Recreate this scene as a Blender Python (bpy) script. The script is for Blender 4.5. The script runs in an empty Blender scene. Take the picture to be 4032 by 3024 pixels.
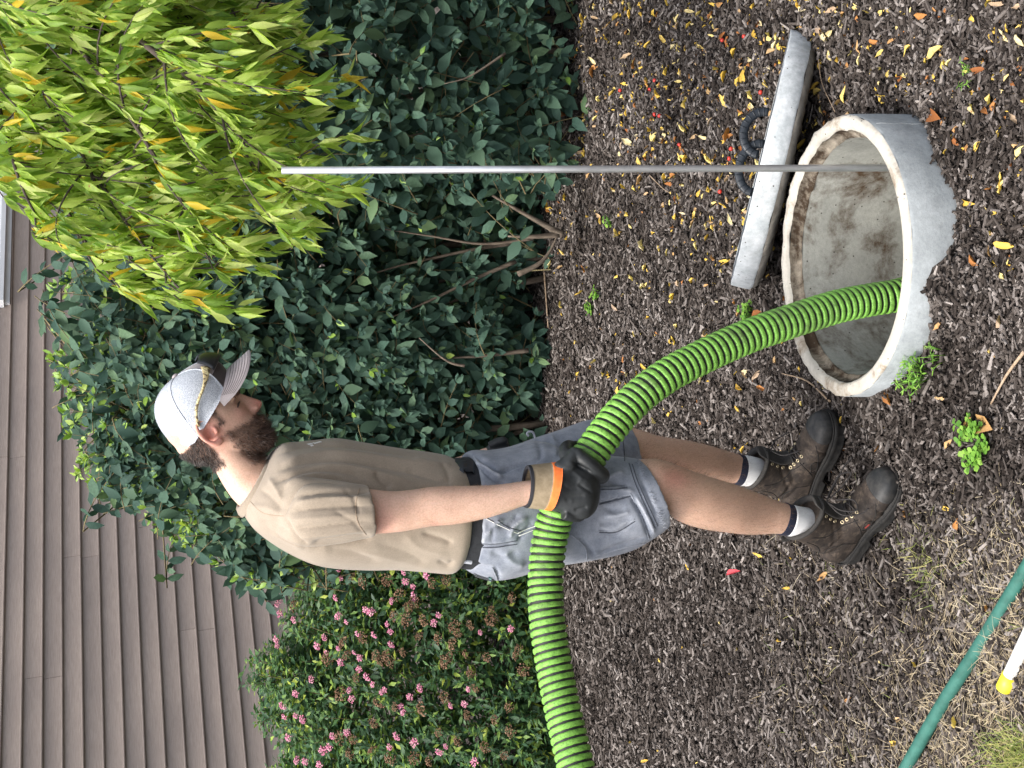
import bpy, bmesh, math, random
import numpy as np
from mathutils import Vector, Matrix
from mathutils.bvhtree import BVHTree

rnd = random.Random(7)
rng = np.random.default_rng(7)
scene = bpy.context.scene
COL = scene.collection

# ------------------------------------------------------------------ camera
FPX, CAM_H, PITCH, ROLL = 6056.0, 1.93, math.radians(14.5), math.radians(2.0)
Cc = np.array([0.0, 0.0, CAM_H])
Fc = np.array([0.0, math.cos(PITCH), -math.sin(PITCH)])
_R0 = np.array([1.0, 0.0, 0.0]); _U0 = np.array([0.0, math.sin(PITCH), math.cos(PITCH)])
Rc = _R0*math.cos(ROLL) - _U0*math.sin(ROLL)
Uc = _U0*math.cos(ROLL) + _R0*math.sin(ROLL)
cam_data = bpy.data.cameras.new('camera')
cam_data.sensor_width = 36.0
cam_data.lens = 36.0*FPX/4032.0
cam_data.clip_start = 0.05; cam_data.clip_end = 500
cam = bpy.data.objects.new('camera', cam_data); COL.objects.link(cam)
# the phone was held on its side: picture right is world down
m = Matrix.Identity(4)
for i in range(3):
    m[i][0] = -Uc[i]; m[i][1] = Rc[i]; m[i][2] = -Fc[i]; m[i][3] = Cc[i]
cam.matrix_world = m
scene.camera = cam

# ------------------------------------------------------------------ light
SUN_EL, SUN_AZ = math.radians(64), math.radians(226)     # azimuth clockwise from +Y: behind the camera, to its left
world = bpy.data.worlds.new('World'); scene.world = world; world.use_nodes = True
wn = world.node_tree.nodes; wl = world.node_tree.links
bg = wn['Background']
sky = wn.new('ShaderNodeTexSky'); sky.sky_type = 'NISHITA'; sky.sun_disc = False
sky.sun_elevation = SUN_EL; sky.sun_rotation = SUN_AZ
sky.air_density = 1.0; sky.dust_density = 6.0; sky.ozone_density = 1.0
hsv = wn.new('ShaderNodeHueSaturation'); hsv.inputs['Saturation'].default_value = 0.55   # thin white cloud
wl.new(sky.outputs[0], hsv.inputs['Color']); wl.new(hsv.outputs[0], bg.inputs['Color'])
bg.inputs['Strength'].default_value = 0.135
sun_data = bpy.data.lights.new('sun', 'SUN'); sun_data.energy = 1.3; sun_data.angle = math.radians(14)
sun_data.color = (1.0, 0.965, 0.92)
sun = bpy.data.objects.new('sun', sun_data); COL.objects.link(sun)
sd = Vector((math.sin(SUN_AZ)*math.cos(SUN_EL), math.cos(SUN_AZ)*math.cos(SUN_EL), math.sin(SUN_EL)))
sun.rotation_euler = sd.to_track_quat('Z', 'Y').to_euler()
vs = scene.view_settings
vs.view_transform = 'Standard'; vs.look = 'None'; vs.gamma = 1.0; vs.use_curve_mapping = False
vs.exposure = 1.28
scene.cycles.use_denoising = True
scene.cycles.max_bounces = 5
scene.cycles.diffuse_bounces = 3
scene.cycles.glossy_bounces = 2

# ------------------------------------------------------------------ helpers
def ray(ox, oy):
    u = 3024-oy; v = ox
    return Fc + Rc*(u-1512)/FPX - Uc*(v-2016)/FPX
def at(ox, oy, Y):
    "the point at distance Y into the garden seen at this place of the photo"
    d = ray(ox, oy); return Vector(Cc + d*(Y/d[1]))
def atz(ox, oy, z=0.0):
    d = ray(ox, oy); return Vector(Cc + d*((z-CAM_H)/d[2]))
def proj_np(P):
    d = np.asarray(P, float)-Cc; Z = d@Fc
    return 2016-FPX*(d@Uc)/Z, 3024-(1512+FPX*(d@Rc)/Z), Z

def mesh_of(name, verts, faces, mat=None, smooth=True):
    me = bpy.data.meshes.new(name)
    me.from_pydata([tuple(v) for v in verts], [], faces)
    me.validate(); me.update()
    if smooth: me.shade_smooth()
    if mat: me.materials.append(mat)
    return me
def np_mesh(name, verts, faces, mat=None, smooth=False):
    "verts (N,3), faces (M,k) numpy arrays, one k"
    me = bpy.data.meshes.new(name)
    N = len(verts); Mn, k = faces.shape
    me.vertices.add(N); me.vertices.foreach_set('co', np.ascontiguousarray(verts, np.float32).ravel())
    me.loops.add(Mn*k); me.loops.foreach_set('vertex_index', np.ascontiguousarray(faces, np.int32).ravel())
    me.polygons.add(Mn)
    me.polygons.foreach_set('loop_start', np.arange(0, Mn*k, k, dtype=np.int32))
    me.polygons.foreach_set('loop_total', np.full(Mn, k, np.int32))
    me.update(calc_edges=True); me.validate()
    if smooth: me.shade_smooth()
    if mat: me.materials.append(mat)
    return me
def link(name, data, parent=None, label=None, cat=None, group=None, kind=None):
    o = bpy.data.objects.new(name, data); COL.objects.link(o)
    if parent is not None:
        o.parent = parent
        if parent.location.length or parent.rotation_euler.to_matrix() != Matrix.Identity(3):
            o.matrix_parent_inverse = parent.matrix_basis.inverted()
    if label: o['label'] = label
    if cat: o['category'] = cat
    if group: o['group'] = group
    if kind: o['kind'] = kind
    return o
def part(name, verts, faces, mat, parent=None, smooth=True, **k):
    return link(name, mesh_of(name, verts, faces, mat, smooth), parent, **k)
def empty(name, loc, **k):
    o = link(name, None, **k); o.location = loc; o.empty_display_size = 0.1
    return o

class MB:
    def __init__(s): s.v = []; s.f = []
    def add(s, verts, faces):
        b = len(s.v); s.v.extend(Vector(v) for v in verts); s.f.extend([tuple(i+b for i in f) for f in faces])
    def box(s, c, size, R=None):
        hx, hy, hz = (q/2 for q in size); c = Vector(c)
        vs_ = [Vector((x, y, z)) for x in (-hx, hx) for y in (-hy, hy) for z in (-hz, hz)]
        if R is not None: vs_ = [R @ v for v in vs_]
        s.add([c+v for v in vs_], [(0,1,3,2),(4,6,7,5),(0,4,5,1),(2,3,7,6),(0,2,6,4),(1,5,7,3)])
    def tube(s, pts, rad, n=8, cap=True, squash=None):
        v, f = tube(pts, rad, n, cap, squash); s.add(v, f)
    def obj(s, name, mat, parent=None, smooth=True, **k):
        return part(name, s.v, s.f, mat, parent, smooth, **k)

def frames(pts):
    pts = [Vector(p) for p in pts]; n = len(pts); T = []
    for i in range(n):
        t = pts[min(i+1, n-1)]-pts[max(i-1, 0)]
        T.append(t.normalized() if t.length > 1e-9 else Vector((0,0,1)))
    a = Vector((0,1,0)) if abs(T[0].y) < .9 else Vector((1,0,0))
    N = [(a - T[0]*a.dot(T[0])).normalized()]
    for i in range(1, n):
        q = T[i-1].rotation_difference(T[i]); v = q @ N[-1]
        N.append((v - T[i]*v.dot(T[i])).normalized())
    return pts, T, N
def tube(pts, rad, n=8, cap=True, squash=None):
    pts, T, N = frames(pts)
    if not hasattr(rad, '__len__'): rad = [rad]*len(pts)
    V_, F_ = [], []
    for i, p in enumerate(pts):
        B = T[i].cross(N[i]); r = rad[i]
        ra, rb = (r if hasattr(r, '__len__') else (r, r))
        for k in range(n):
            a = 2*math.pi*k/n
            V_.append(p + N[i]*math.cos(a)*ra + B*math.sin(a)*rb)
    for i in range(len(pts)-1):
        for k in range(n):
            k2 = (k+1) % n
            F_.append((i*n+k, i*n+k2, (i+1)*n+k2, (i+1)*n+k))
    if cap:
        F_.append(tuple(reversed(range(n)))); F_.append(tuple((len(pts)-1)*n+k for k in range(n)))
    return V_, F_
def spline(P, m=8):
    "Catmull-Rom through P (any dimension), m steps a span"
    P = [np.asarray(p, float) for p in P]; out = []
    Q = [2*P[0]-P[1]] + P + [2*P[-1]-P[-2]]
    for i in range(1, len(Q)-2):
        for j in range(m):
            t = j/m; a, b, c, d = Q[i-1], Q[i], Q[i+1], Q[i+2]
            out.append(.5*((2*b)+(-a+c)*t+(2*a-5*b+4*c-d)*t*t+(-a+3*b-3*c+d)*t**3))
    out.append(P[-1]); return out
def resample(P, step):
    P = np.array([np.asarray(p, float) for p in P]); d = np.r_[0, np.cumsum(np.linalg.norm(np.diff(P, axis=0), axis=1))]
    n = max(2, int(d[-1]/step)+1); s = np.linspace(0, d[-1], n)
    return np.stack([np.interp(s, d, P[:, k]) for k in range(P.shape[1])], 1)

# ------------------------------------------------------------------ materials
def lin(r, g, b):
    return tuple(((c/255)/12.92 if c/255 <= .04045 else ((c/255+.055)/1.055)**2.4) for c in (r, g, b))
def newmat(name):
    mt = bpy.data.materials.new(name); mt.use_nodes = True
    nt = mt.node_tree; return mt, nt, nt.nodes, nt.links, nt.nodes['Principled BSDF']
def ramp(nt, stops, interp='LINEAR'):
    r = nt.nodes.new('ShaderNodeValToRGB'); r.color_ramp.interpolation = interp
    e = r.color_ramp.elements
    while len(e) < len(stops): e.new(0.5)
    for el, (p, c) in zip(e, stops): el.position = p; el.color = (*c, 1)
    return r
def noise(nt, scale, detail=4, rough=.6, vec=None, dist=0):
    n = nt.nodes.new('ShaderNodeTexNoise'); n.inputs['Scale'].default_value = scale
    n.inputs['Detail'].default_value = detail; n.inputs['Roughness'].default_value = rough
    n.inputs['Distortion'].default_value = dist
    if vec is not None: nt.links.new(vec, n.inputs['Vector'])
    return n
def coords(nt, scale=(1,1,1), kind='Object', rot=(0,0,0)):
    tc = nt.nodes.new('ShaderNodeTexCoord'); mp = nt.nodes.new('ShaderNodeMapping')
    mp.inputs['Scale'].default_value = scale; mp.inputs['Rotation'].default_value = rot
    nt.links.new(tc.outputs[kind], mp.inputs['Vector']); return mp.outputs['Vector']
def mixc(nt, fac, a, b, mode='MIX'):
    mx = nt.nodes.new('ShaderNodeMix'); mx.data_type = 'RGBA'; mx.blend_type = mode
    for sock, val in ((mx.inputs[0], fac), (mx.inputs[6], a), (mx.inputs[7], b)):
        if hasattr(val, 'is_linked'): nt.links.new(val, sock)
        elif isinstance(val, (int, float)): sock.default_value = val
        else: sock.default_value = (*val, 1)
    return mx.outputs[2]
def bump(nt, height, strength, dist, bsdf, normal=None):
    b = nt.nodes.new('ShaderNodeBump'); b.inputs['Strength'].default_value = strength; b.inputs['Distance'].default_value = dist
    nt.links.new(height, b.inputs['Height'])
    if normal is not None: nt.links.new(normal, b.inputs['Normal'])
    if bsdf is not None: nt.links.new(b.outputs[0], bsdf.inputs['Normal'])
    return b.outputs[0]
def rand01(nt, seed=0.0):
    "a number for each loose piece or object"
    g = nt.nodes.new('ShaderNodeNewGeometry'); oi = nt.nodes.new('ShaderNodeObjectInfo')
    a = nt.nodes.new('ShaderNodeMath'); a.operation = 'ADD'
    nt.links.new(g.outputs['Random Per Island'], a.inputs[0]); nt.links.new(oi.outputs['Random'], a.inputs[1])
    b = nt.nodes.new('ShaderNodeMath'); b.operation = 'MULTIPLY_ADD'; b.inputs[1].default_value = 1.0 if not seed else 7.31; b.inputs[2].default_value = seed
    nt.links.new(a.outputs[0], b.inputs[0])
    c = nt.nodes.new('ShaderNodeMath'); c.operation = 'FRACT'; nt.links.new(b.outputs[0], c.inputs[0])
    return c.outputs[0]
def M(name, col, rough=.7, col2=None, scale=20, bumps=0, bscale=60, bdist=.002, metallic=0, spec=.5, stretch=(1,1,1), sss=0, detail=5, lo=.35, hi=.65):
    "plain material: two colours mixed by noise, fine bump"
    mt, nt, N, L, b = newmat(name)
    vec = coords(nt, stretch)
    b.inputs['Roughness'].default_value = rough; b.inputs['Metallic'].default_value = metallic
    b.inputs['Specular IOR Level'].default_value = spec
    if col2 is None: b.inputs['Base Color'].default_value = (*col, 1)
    else:
        n = noise(nt, scale, detail, .65, vec); r = ramp(nt, [(lo, col), (hi, col2)])
        L.new(n.outputs[0], r.inputs[0]); L.new(r.outputs[0], b.inputs['Base Color'])
    if bumps:
        n2 = noise(nt, bscale, 6, .7, vec); bump(nt, n2.outputs[0], bumps, bdist, b)
    if sss:
        b.inputs['Subsurface Weight'].default_value = sss
        b.inputs['Subsurface Radius'].default_value = (.012, .005, .003); b.inputs['Subsurface Scale'].default_value = 1.0
    return mt
def leafmat(name, stops, rough=.5, trans=.3, spec=.4, spots=None, tcol=(1.2, 1.25, .6)):
    mt, nt, N, L, b = newmat(name)
    r = ramp(nt, stops); L.new(rand01(nt), r.inputs[0]); col = r.outputs[0]
    vec = coords(nt)
    n = noise(nt, 90, 3, .6, vec)
    rr = ramp(nt, [(.3, (.75, .75, .75)), (.7, (1.15, 1.15, 1.15))]); L.new(n.outputs[0], rr.inputs[0])
    col = mixc(nt, 1.0, col, rr.outputs[0], 'MULTIPLY')
    if spots:
        n3 = noise(nt, 55, 3, .7, vec); r3 = ramp(nt, [(.64, (0,0,0)), (.70, (1,1,1))]); L.new(n3.outputs[0], r3.inputs[0])
        col = mixc(nt, r3.outputs[0], col, spots)
    L.new(col, b.inputs['Base Color'])
    b.inputs['Roughness'].default_value = rough; b.inputs['Specular IOR Level'].default_value = spec
    tr = N.new('ShaderNodeBsdfTranslucent'); L.new(mixc(nt, 1.0, col, tcol, 'MULTIPLY'), tr.inputs['Color'])
    mx = N.new('ShaderNodeMixShader'); mx.inputs[0].default_value = trans
    L.new(b.outputs[0], mx.inputs[1]); L.new(tr.outputs[0], mx.inputs[2])
    L.new(mx.outputs[0], N['Material Output'].inputs['Surface'])
    return mt
# ------------------------------------------------------------------ ground
RC = Vector((0.29, 3.525)); RR = 0.353; RIM = 0.16       # the concrete riser
_ca = np.radians([-185, -164, -150, -138, -129, -122, -116, -108, -99, -94, -84, -76, -65, -57, -47, -34, -11, 20])
_cz = np.array([.11, .115, .098, .087, .085, .083, .098, .122, .109, .064, .037, .03, .039, .057, .043, .022, -.018, -.02])
def G(x, y):
    "height of the mulch"
    x = np.asarray(x, float); y = np.asarray(y, float)
    z = .012*np.sin(2.1*x+1.3*y) + .010*np.sin(5.2*x-3.1*y+1) + .006*np.sin(11*x+7*y) + .005*np.sin(17*x-13*y+2)
    dx = x-RC.x; dy = y-RC.y; d = np.hypot(dx, dy)-RR
    a = np.arctan2(dy, dx); a = np.where(a > np.radians(90), a-2*np.pi, a)
    zc = np.interp(a, _ca, _cz, left=.05, right=0.0)
    zc = np.where((a > np.radians(20)), -.02, zc); zc = np.where(a < np.radians(-185), .08, zc)
    w = np.exp(-np.clip(d, 0, 9)/.13)
    z = z*(1-w) + zc*w
    # a heap where he has trodden, and shallow prints round the boots
    z = z + .062*np.exp(-(((x+.50)/.15)**2+((y-3.78)/.12)**2)) + .02*np.exp(-(((x+.40)/.2)**2+((y-4.1)/.15)**2))
    return z

def atg(ox, oy, up=0.0):
    p = atz(ox, oy, 0)
    for _ in range(6): p = atz(ox, oy, float(G(p.x, p.y))+up)
    return p
def mulch_material(name, chips):
    mt, nt, N, L, b = newmat(name)
    stops = [(0, (.021, .0175, .0155)), (.36, (.047, .040, .0355)), (.62, (.080, .070, .063)), (.80, (.126, .113, .104)), (.93, (.18, .165, .154)), (1, (.29, .268, .25))]
    vec = coords(nt)
    if chips:
        r = ramp(nt, stops); L.new(rand01(nt), r.inputs[0]); col = r.outputs[0]
        n = noise(nt, 160, 5, .7, coords(nt, (1, 1, 1))); rr = ramp(nt, [(.25, (.55, .53, .52)), (.75, (1.35, 1.33, 1.32))])
        L.new(n.outputs[0], rr.inputs[0]); col = mixc(nt, 1.0, col, rr.outputs[0], 'MULTIPLY')
        nl_ = noise(nt, 2.6, 4, .6, vec); rl_ = ramp(nt, [(.32, (.62, .60, .59)), (.66, (1.18, 1.18, 1.18))]); L.new(nl_.outputs[0], rl_.inputs[0]); col = mixc(nt, 1.0, col, rl_.outputs[0], 'MULTIPLY')
    else:
        v = N.new('ShaderNodeTexVoronoi'); v.inputs['Scale'].default_value = 70
        mp = coords(nt, (1, 2.2, 1), rot=(0, 0, .6)); L.new(mp, v.inputs['Vector'])
        r = ramp(nt, stops[:4]); sp = N.new('ShaderNodeSeparateColor'); L.new(v.outputs['Color'], sp.inputs[0])
        L.new(sp.outputs[0], r.inputs[0]); col = r.outputs[0]
        bump(nt, v.outputs['Distance'], .8, .01, b)
    L.new(col, b.inputs['Base Color']); b.inputs['Roughness'].default_value = .95; b.inputs['Specular IOR Level'].default_value = .12
    return mt
m_ground = mulch_material('mulch_ground', False); m_chip = mulch_material('mulch_chip', True)

gx = np.r_[-60, -25, -10, -5, np.arange(-2.6, 2.6001, .026), 5, 10, 25, 60]
gy = np.r_[-40, -12, -3, 1, np.arange(2.3, 8.4, .026), 9, 10, 12, 16, 30, 70]
X, Y = np.meshgrid(gx, gy); Zg = G(X, Y)
V_ = np.stack([X.ravel(), Y.ravel(), Zg.ravel()], 1)
nx = len(gx); ii, jj = np.meshgrid(np.arange(nx-1), np.arange(len(gy)-1)); a = (jj*nx+ii).ravel()
F_ = np.stack([a, a+1, a+nx+1, a+nx], 1)
cen = V_[F_].mean(1); keep = np.hypot(cen[:, 0]-RC.x, cen[:, 1]-RC.y) > RR-.018
link('ground', np_mesh('ground', V_, F_[keep], m_ground, True), kind='structure')

# bark chips: nobody could count them
def in_view(n, y0, y1, pw=1.0, mx=.12):
    y = y0+(y1-y0)*rng.random(n)**pw; x = (rng.random(n)*2-1)*(.262*y+mx)
    return x, y
NCH = 136000
cx, cy = in_view(NCH, 2.75, 8.0, 1.35, .16)
_x2, _y2 = in_view(14000, 2.6, 8.0, 1.2, .95); cx = np.r_[cx, _x2]; cy = np.r_[cy, _y2]
d = np.hypot(cx-RC.x, cy-RC.y); ok = d > RR+.012; cx, cy = cx[ok], cy[ok]; n = len(cx)
size = np.interp(cy, [2.8, 5, 8], [.68, .80, 1.15])
ln = size*(.008+.024*rng.random(n)**2.6); wd = size*(.0019+.0036*rng.random(n)**1.4); th = .0012+.0024*rng.random(n)
base = np.array([[x, y, z] for x in (-1, 1) for y in (-1, 1) for z in (-1, 1)], float)
vv = base[None]*np.stack([ln, wd, th], 1)[:, None, :]
jit = 1+.55*(rng.random((n, 8, 3))-.5); vv = vv*jit
yaw = rng.random(n)*2*np.pi; pt = rng.normal(0, .24, n); rl = rng.normal(0, .5, n)
def rotz(a): c, s = np.cos(a), np.sin(a); o = np.zeros_like(a); i = np.ones_like(a); return np.stack([np.stack([c, -s, o], 1), np.stack([s, c, o], 1), np.stack([o, o, i], 1)], 1)
def roty(a): c, s = np.cos(a), np.sin(a); o = np.zeros_like(a); i = np.ones_like(a); return np.stack([np.stack([c, o, s], 1), np.stack([o, i, o], 1), np.stack([-s, o, c], 1)], 1)
def rotx(a): c, s = np.cos(a), np.sin(a); o = np.zeros_like(a); i = np.ones_like(a); return np.stack([np.stack([i, o, o], 1), np.stack([o, c, -s], 1), np.stack([o, s, c], 1)], 1)
Rm = rotz(yaw)@roty(pt)@rotx(rl)
vv = np.einsum('nij,nkj->nki', Rm, vv) + np.stack([cx, cy, G(cx, cy)+.004+.014*rng.random(n)**1.5], 1)[:, None, :]
bf = np.array([(0,4,5,1),(2,3,7,6),(1,5,7,3)])      # top and long sides; the underside lies in the bed
ff = (bf[None]+8*np.arange(n)[:, None, None]).reshape(-1, 4)
link('bark_mulch', np_mesh('bark_mulch', vv.reshape(-1, 3), ff, m_chip), kind='stuff', label='dark shredded bark mulch covering the bed', cat='mulch')

# ------------------------------------------------------------------ house wall
WA = math.radians(48.0); WD = Vector((math.sin(WA), math.cos(WA), 0)); WNrm = Vector((math.cos(WA), -math.sin(WA), 0))
WP0 = Vector((-2.12, 8.74, 0)); EXPO = .1099
def wall_s(ox, oy):
    dr = Vector(ray(ox, oy)); C_ = Vector(Cc); t = (WP0-C_).dot(WNrm)/dr.dot(WNrm); p = C_+dr*t
    return (p-WP0).dot(WD), p.z
mt, nt, N, L, b = newmat('siding')
vec = coords(nt, (1.0, 1.0, 60), kind='Object')
n1 = noise(nt, 12, 8, .78, vec); r1 = ramp(nt, [(.3, lin(128, 115, 107)), (.5, lin(166, 152, 142)), (.75, lin(196, 183, 173))])
L.new(n1.outputs[0], r1.inputs[0])
r2 = ramp(nt, [(0, (.88, .88, .88)), (1, (1.08, 1.07, 1.06))]); L.new(rand01(nt), r2.inputs[0])
nw = noise(nt, 1.3, 5, .65, coords(nt, (1, 1, 2.5))); rw_ = ramp(nt, [(.3, (.86, .86, .87)), (.7, (1.07, 1.06, 1.05))]); L.new(nw.outputs[0], rw_.inputs[0])
L.new(mixc(nt, 1.0, mixc(nt, 1.0, r1.outputs[0], r2.outputs[0], 'MULTIPLY'), rw_.outputs[0], 'MULTIPLY'), b.inputs['Base Color'])
b.inputs['Roughness'].default_value = .6; b.inputs['Specular IOR Level'].default_value = .35
bump(nt, n1.outputs[0], .35, .002, b); m_siding = mt
m_white = M('white_trim', (.72, .74, .76), .45, (.80, .81, .82), 8, .1, 30)
house = empty('house', WP0, label='house wall clad in grey brown horizontal lap siding behind the shrubs', cat='house', kind='thing')
Z1 = 2.6 + .0
joints = {0: [wall_s(50, 1806)[0]], 1: [wall_s(80, 1806)[0]], 2: [wall_s(140, 2673)[0]], 3: [wall_s(210, 2673)[0]],
          4: [wall_s(280, 2197)[0]], 5: [wall_s(350, 2197)[0]], 8: [wall_s(570, 2080)[0]], 9: [wall_s(640, 2080)[0]],
          10: [wall_s(745, 2484)[0]], 11: [wall_s(815, 2484)[0]]}
S0, S1 = -4.0, 8.5
def board(s0, s1, z0):
    prof = [(.022, z0), (.024, z0+.006), (.022, z0+.012), (.003, z0+EXPO+.004), (-.008, z0+EXPO+.004), (-.008, z0-.002), (.010, z0-.002), (.012, z0+.003)]
    vs_, n_ = [], len(prof)
    for s in (s0, s1):
        for (q, z) in prof: vs_.append(WP0+WD*s+WNrm*q+Vector((0, 0, z)))
    fs = [(k, (k+1) % n_, n_+(k+1) % n_, n_+k) for k in range(n_)] + [tuple(reversed(range(n_))), tuple(range(n_, 2*n_))]
    return vs_, fs
for k in range(-9, 24):
    zt = Z1-(k-1)*EXPO-EXPO          # bottom edge of course k lies on the k-th shadow line
    js = joints.get(k, None)
    if js is None: js = [rnd.uniform(3.5, 8)] if k % 2 else [rnd.uniform(3.5, 8)]
    ends = [S0]+sorted(js)+[S1]
    for s0, s1 in zip(ends[:-1], ends[1:]):
        v_, f_ = board(s0+.0012, s1-.0012, zt)
        part('siding_board', v_, f_, m_siding, house, smooth=False)
mbk = MB(); mbk.box(WP0+WD*2.25-WNrm*.08+Vector((0, 0, 1.6)), (S1-S0, .12, 4.6), Matrix.Rotation(math.pi/2-WA, 3, 'Z'))
mbk.obj('wall_core', M('wall_core', (.06, .05, .05)), house, False)
# window whose sill shows in the top corner
def wbox(mb, s0, s1, q0, q1, z0, z1):
    pts = [WP0+WD*s+WNrm*q+Vector((0, 0, z)) for s in (s0, s1) for q in (q0, q1) for z in (z0, z1)]
    mb.add(pts, [(0,1,3,2),(4,6,7,5),(0,4,5,1),(2,3,7,6),(0,2,6,4),(1,5,7,3)])
sw, zw = wall_s(10, 1205)
mbp = MB(); wbox(mbp, sw+.06, sw+1.3, .0, .028, zw+.06, zw+1.2)
win = link('window', mesh_of('window', mbp.v, mbp.f, M('window_glass', (.03, .04, .045), .08), False), house)
mb1 = MB(); wbox(mb1, sw, sw+.062, .002, .055, zw+.02, zw+1.3); wbox(mb1, sw+1.3, sw+1.362, .002, .055, zw+.02, zw+1.3)
wbox(mb1, sw+.063, sw+1.299, .002, .053, zw+.022, zw+.085); wbox(mb1, sw+.063, sw+1.299, .002, .053, zw+1.22, zw+1.298)
mb1.obj('frame', m_white, win, False)
mb2 = MB(); wbox(mb2, sw-.03, sw+1.39, .003, .09, zw-.012, zw+.019); mb2.obj('sill', m_white, win, False)
mb3 = MB(); wbox(mb3, sw-.012, sw+1.37, .004, .04, zw-.05, zw-.0125); mb3.obj('apron', m_white, win, False)
# ------------------------------------------------------------------ concrete riser and lid
def concrete(name, c1, c2, stain, stain_lo, stain_hi, pits=True, sc=9):
    mt, nt, N, L, b = newmat(name); vec = coords(nt)
    n = noise(nt, sc, 8, .7, vec); r = ramp(nt, [(.3, c1), (.7, c2)]); L.new(n.outputs[0], r.inputs[0])
    n2 = noise(nt, 5.5, 7, .72, vec, .3); r2 = ramp(nt, [(stain_lo, (0,0,0)), (stain_hi, (1,1,1))]); L.new(n2.outputs[0], r2.inputs[0])
    col = mixc(nt, r2.outputs[0], r.outputs[0], stain)
    n4 = noise(nt, 90, 6, .75, vec); r4 = ramp(nt, [(.25, (.80, .80, .80)), (.75, (1.12, 1.12, 1.12))]); L.new(n4.outputs[0], r4.inputs[0])
    col = mixc(nt, 1.0, col, r4.outputs[0], 'MULTIPLY')
    nb = noise(nt, 70, 8, .75, vec); hb = nb.outputs[0]
    if pits:
        v = N.new('ShaderNodeTexVoronoi'); v.inputs['Scale'].default_value = 42; L.new(vec, v.inputs['Vector'])
        rp = ramp(nt, [(.07, (0,0,0)), (.11, (1,1,1))]); L.new(v.outputs['Distance'], rp.inputs[0])
        col = mixc(nt, rp.outputs[0], (.06, .055, .045), col)
    L.new(col, b.inputs['Base Color']); b.inputs['Roughness'].default_value = .9; b.inputs['Specular IOR Level'].default_value = .25
    bump(nt, hb, .5, .003, b)
    return mt
m_conc_out = concrete('concrete_outer', lin(148, 154, 156), lin(176, 182, 184), lin(122, 126, 126), .5, .75, False)
m_conc_in = concrete('concrete_inner', lin(138, 139, 132), lin(168, 168, 160), lin(76, 60, 43), .50, .66)
m_conc_rim = concrete('concrete_rim', lin(164, 159, 149), lin(188, 184, 174), lin(108, 88, 64), .53, .68)
m_conc_ledge = concrete('concrete_ledge', lin(122, 112, 98), lin(158, 150, 136), lin(52, 40, 28), .42, .56)
ring = empty('concrete_riser', (RC.x, RC.y, 0), label='round open concrete septic tank riser sunk in the mulch', cat='riser')
def lathe(profile, n=128, jag=0.0, seed=1):
    rg = np.random.default_rng(seed); V2, F2 = [], []
    nz = [rg.normal(0, 1, n) for _ in profile]
    for i, (r, z) in enumerate(profile):
        q = (nz[i]+np.roll(nz[i], 1)+np.roll(nz[i], -1))/3*jag
        for k in range(n):
            a = 2*math.pi*k/n; V2.append((RC.x+(r+q[k])*math.cos(a), RC.y+(r+q[k])*math.sin(a), z+q[k]*.6))
    for i in range(len(profile)-1):
        for k in range(n): F2.append((i*n+k, i*n+(k+1) % n, (i+1)*n+(k+1) % n, (i+1)*n+k))
    return V2, F2
v_, f_ = lathe([(RR, -.9), (RR, -.3), (RR, -.05), (RR+.001, .08), (RR, RIM-.016), (RR-.003, RIM-.008)], jag=.0006)
part('outer_wall', v_, f_, m_conc_out, ring)
v_, f_ = lathe([(RR-.003, RIM-.008), (RR-.007, RIM-.002), (RR-.013, RIM), (RR-.029, RIM+.001), (RR-.036, RIM-.003), (RR-.039, RIM-.010)], 220, .0021, 2)
part('rim', v_, f_, m_conc_rim, ring)
v_, f_ = lathe([(RR-.039, RIM-.010), (RR-.041, RIM-.018), (RR-.043, RIM-.028), (RR-.047, RIM-.032), (RR-.053, RIM-.034), (RR-.056, RIM-.040)], 180, .0018, 3)
part('ledge', v_, f_, m_conc_ledge, ring)
v_, f_ = lathe([(RR-.056, RIM-.040), (RR-.058, RIM-.12), (RR-.058, RIM-.3), (RR-.057, -.9), (.0, -.9)], 128, .0004, 4)
part('inner_wall', v_, f_, m_conc_in, ring)
# seam ridge and casting marks on the outside
sm = MB()
a0 = math.radians(-31)
sm.tube([Vector((RC.x+(RR+.0005)*math.cos(a0+.006*math.sin(i*1.7)), RC.y+(RR+.0005)*math.sin(a0+.006*math.sin(i*1.7)), -.06+i*.0155)) for i in range(14)], [.0025+.0012*math.sin(i*2.3) for i in range(14)], 6)
sm.obj('mould_seam', m_conc_out, ring)

# lid tipped up against the far side of the riser
lid = empty('concrete_slab', (0, 0, 0), label='thick grey concrete lid tipped up behind the riser, seen edge on', cat='lid')
LA, LB = at(2920, 1128, 3.86), at(3150, 145, 3.86)       # ends of the band, mid thickness
m_lid = concrete('concrete_lid', lin(158, 165, 168), lin(204, 208, 210), lin(132, 136, 136), .5, .72, True, 26)
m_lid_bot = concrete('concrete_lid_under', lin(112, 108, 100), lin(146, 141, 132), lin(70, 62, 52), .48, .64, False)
LR = (LB-LA).length/2*1.075; LC0 = (LA+LB)/2
ex = (LB-LA).normalized(); view = (LC0-Vector(Cc)).normalized()
ez = ex.cross(view); ez = ez if ez.z > 0 else -ez
ez.normalize(); ey = ez.cross(ex); ey = (ey + ez*(.017)).normalized(); ez = ex.cross(ey).normalized()
if ez.z < 0: ez = -ez
LC = LC0 + view*LR*0.92
th = .064
def lid_pt(r, a, z): return LC + ex*(r*math.cos(a)) + ey*(r*math.sin(a)) + ez*z
nl = 160; rg = np.random.default_rng(5)
prof = [(LR-.006, th/2+.001), (LR-.002, th/2-.001), (LR, th/2-.004), (LR+.001, 0), (LR-.001, -th/2+.006), (LR-.006, -th/2)]
V2, F2 = [], []
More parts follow.
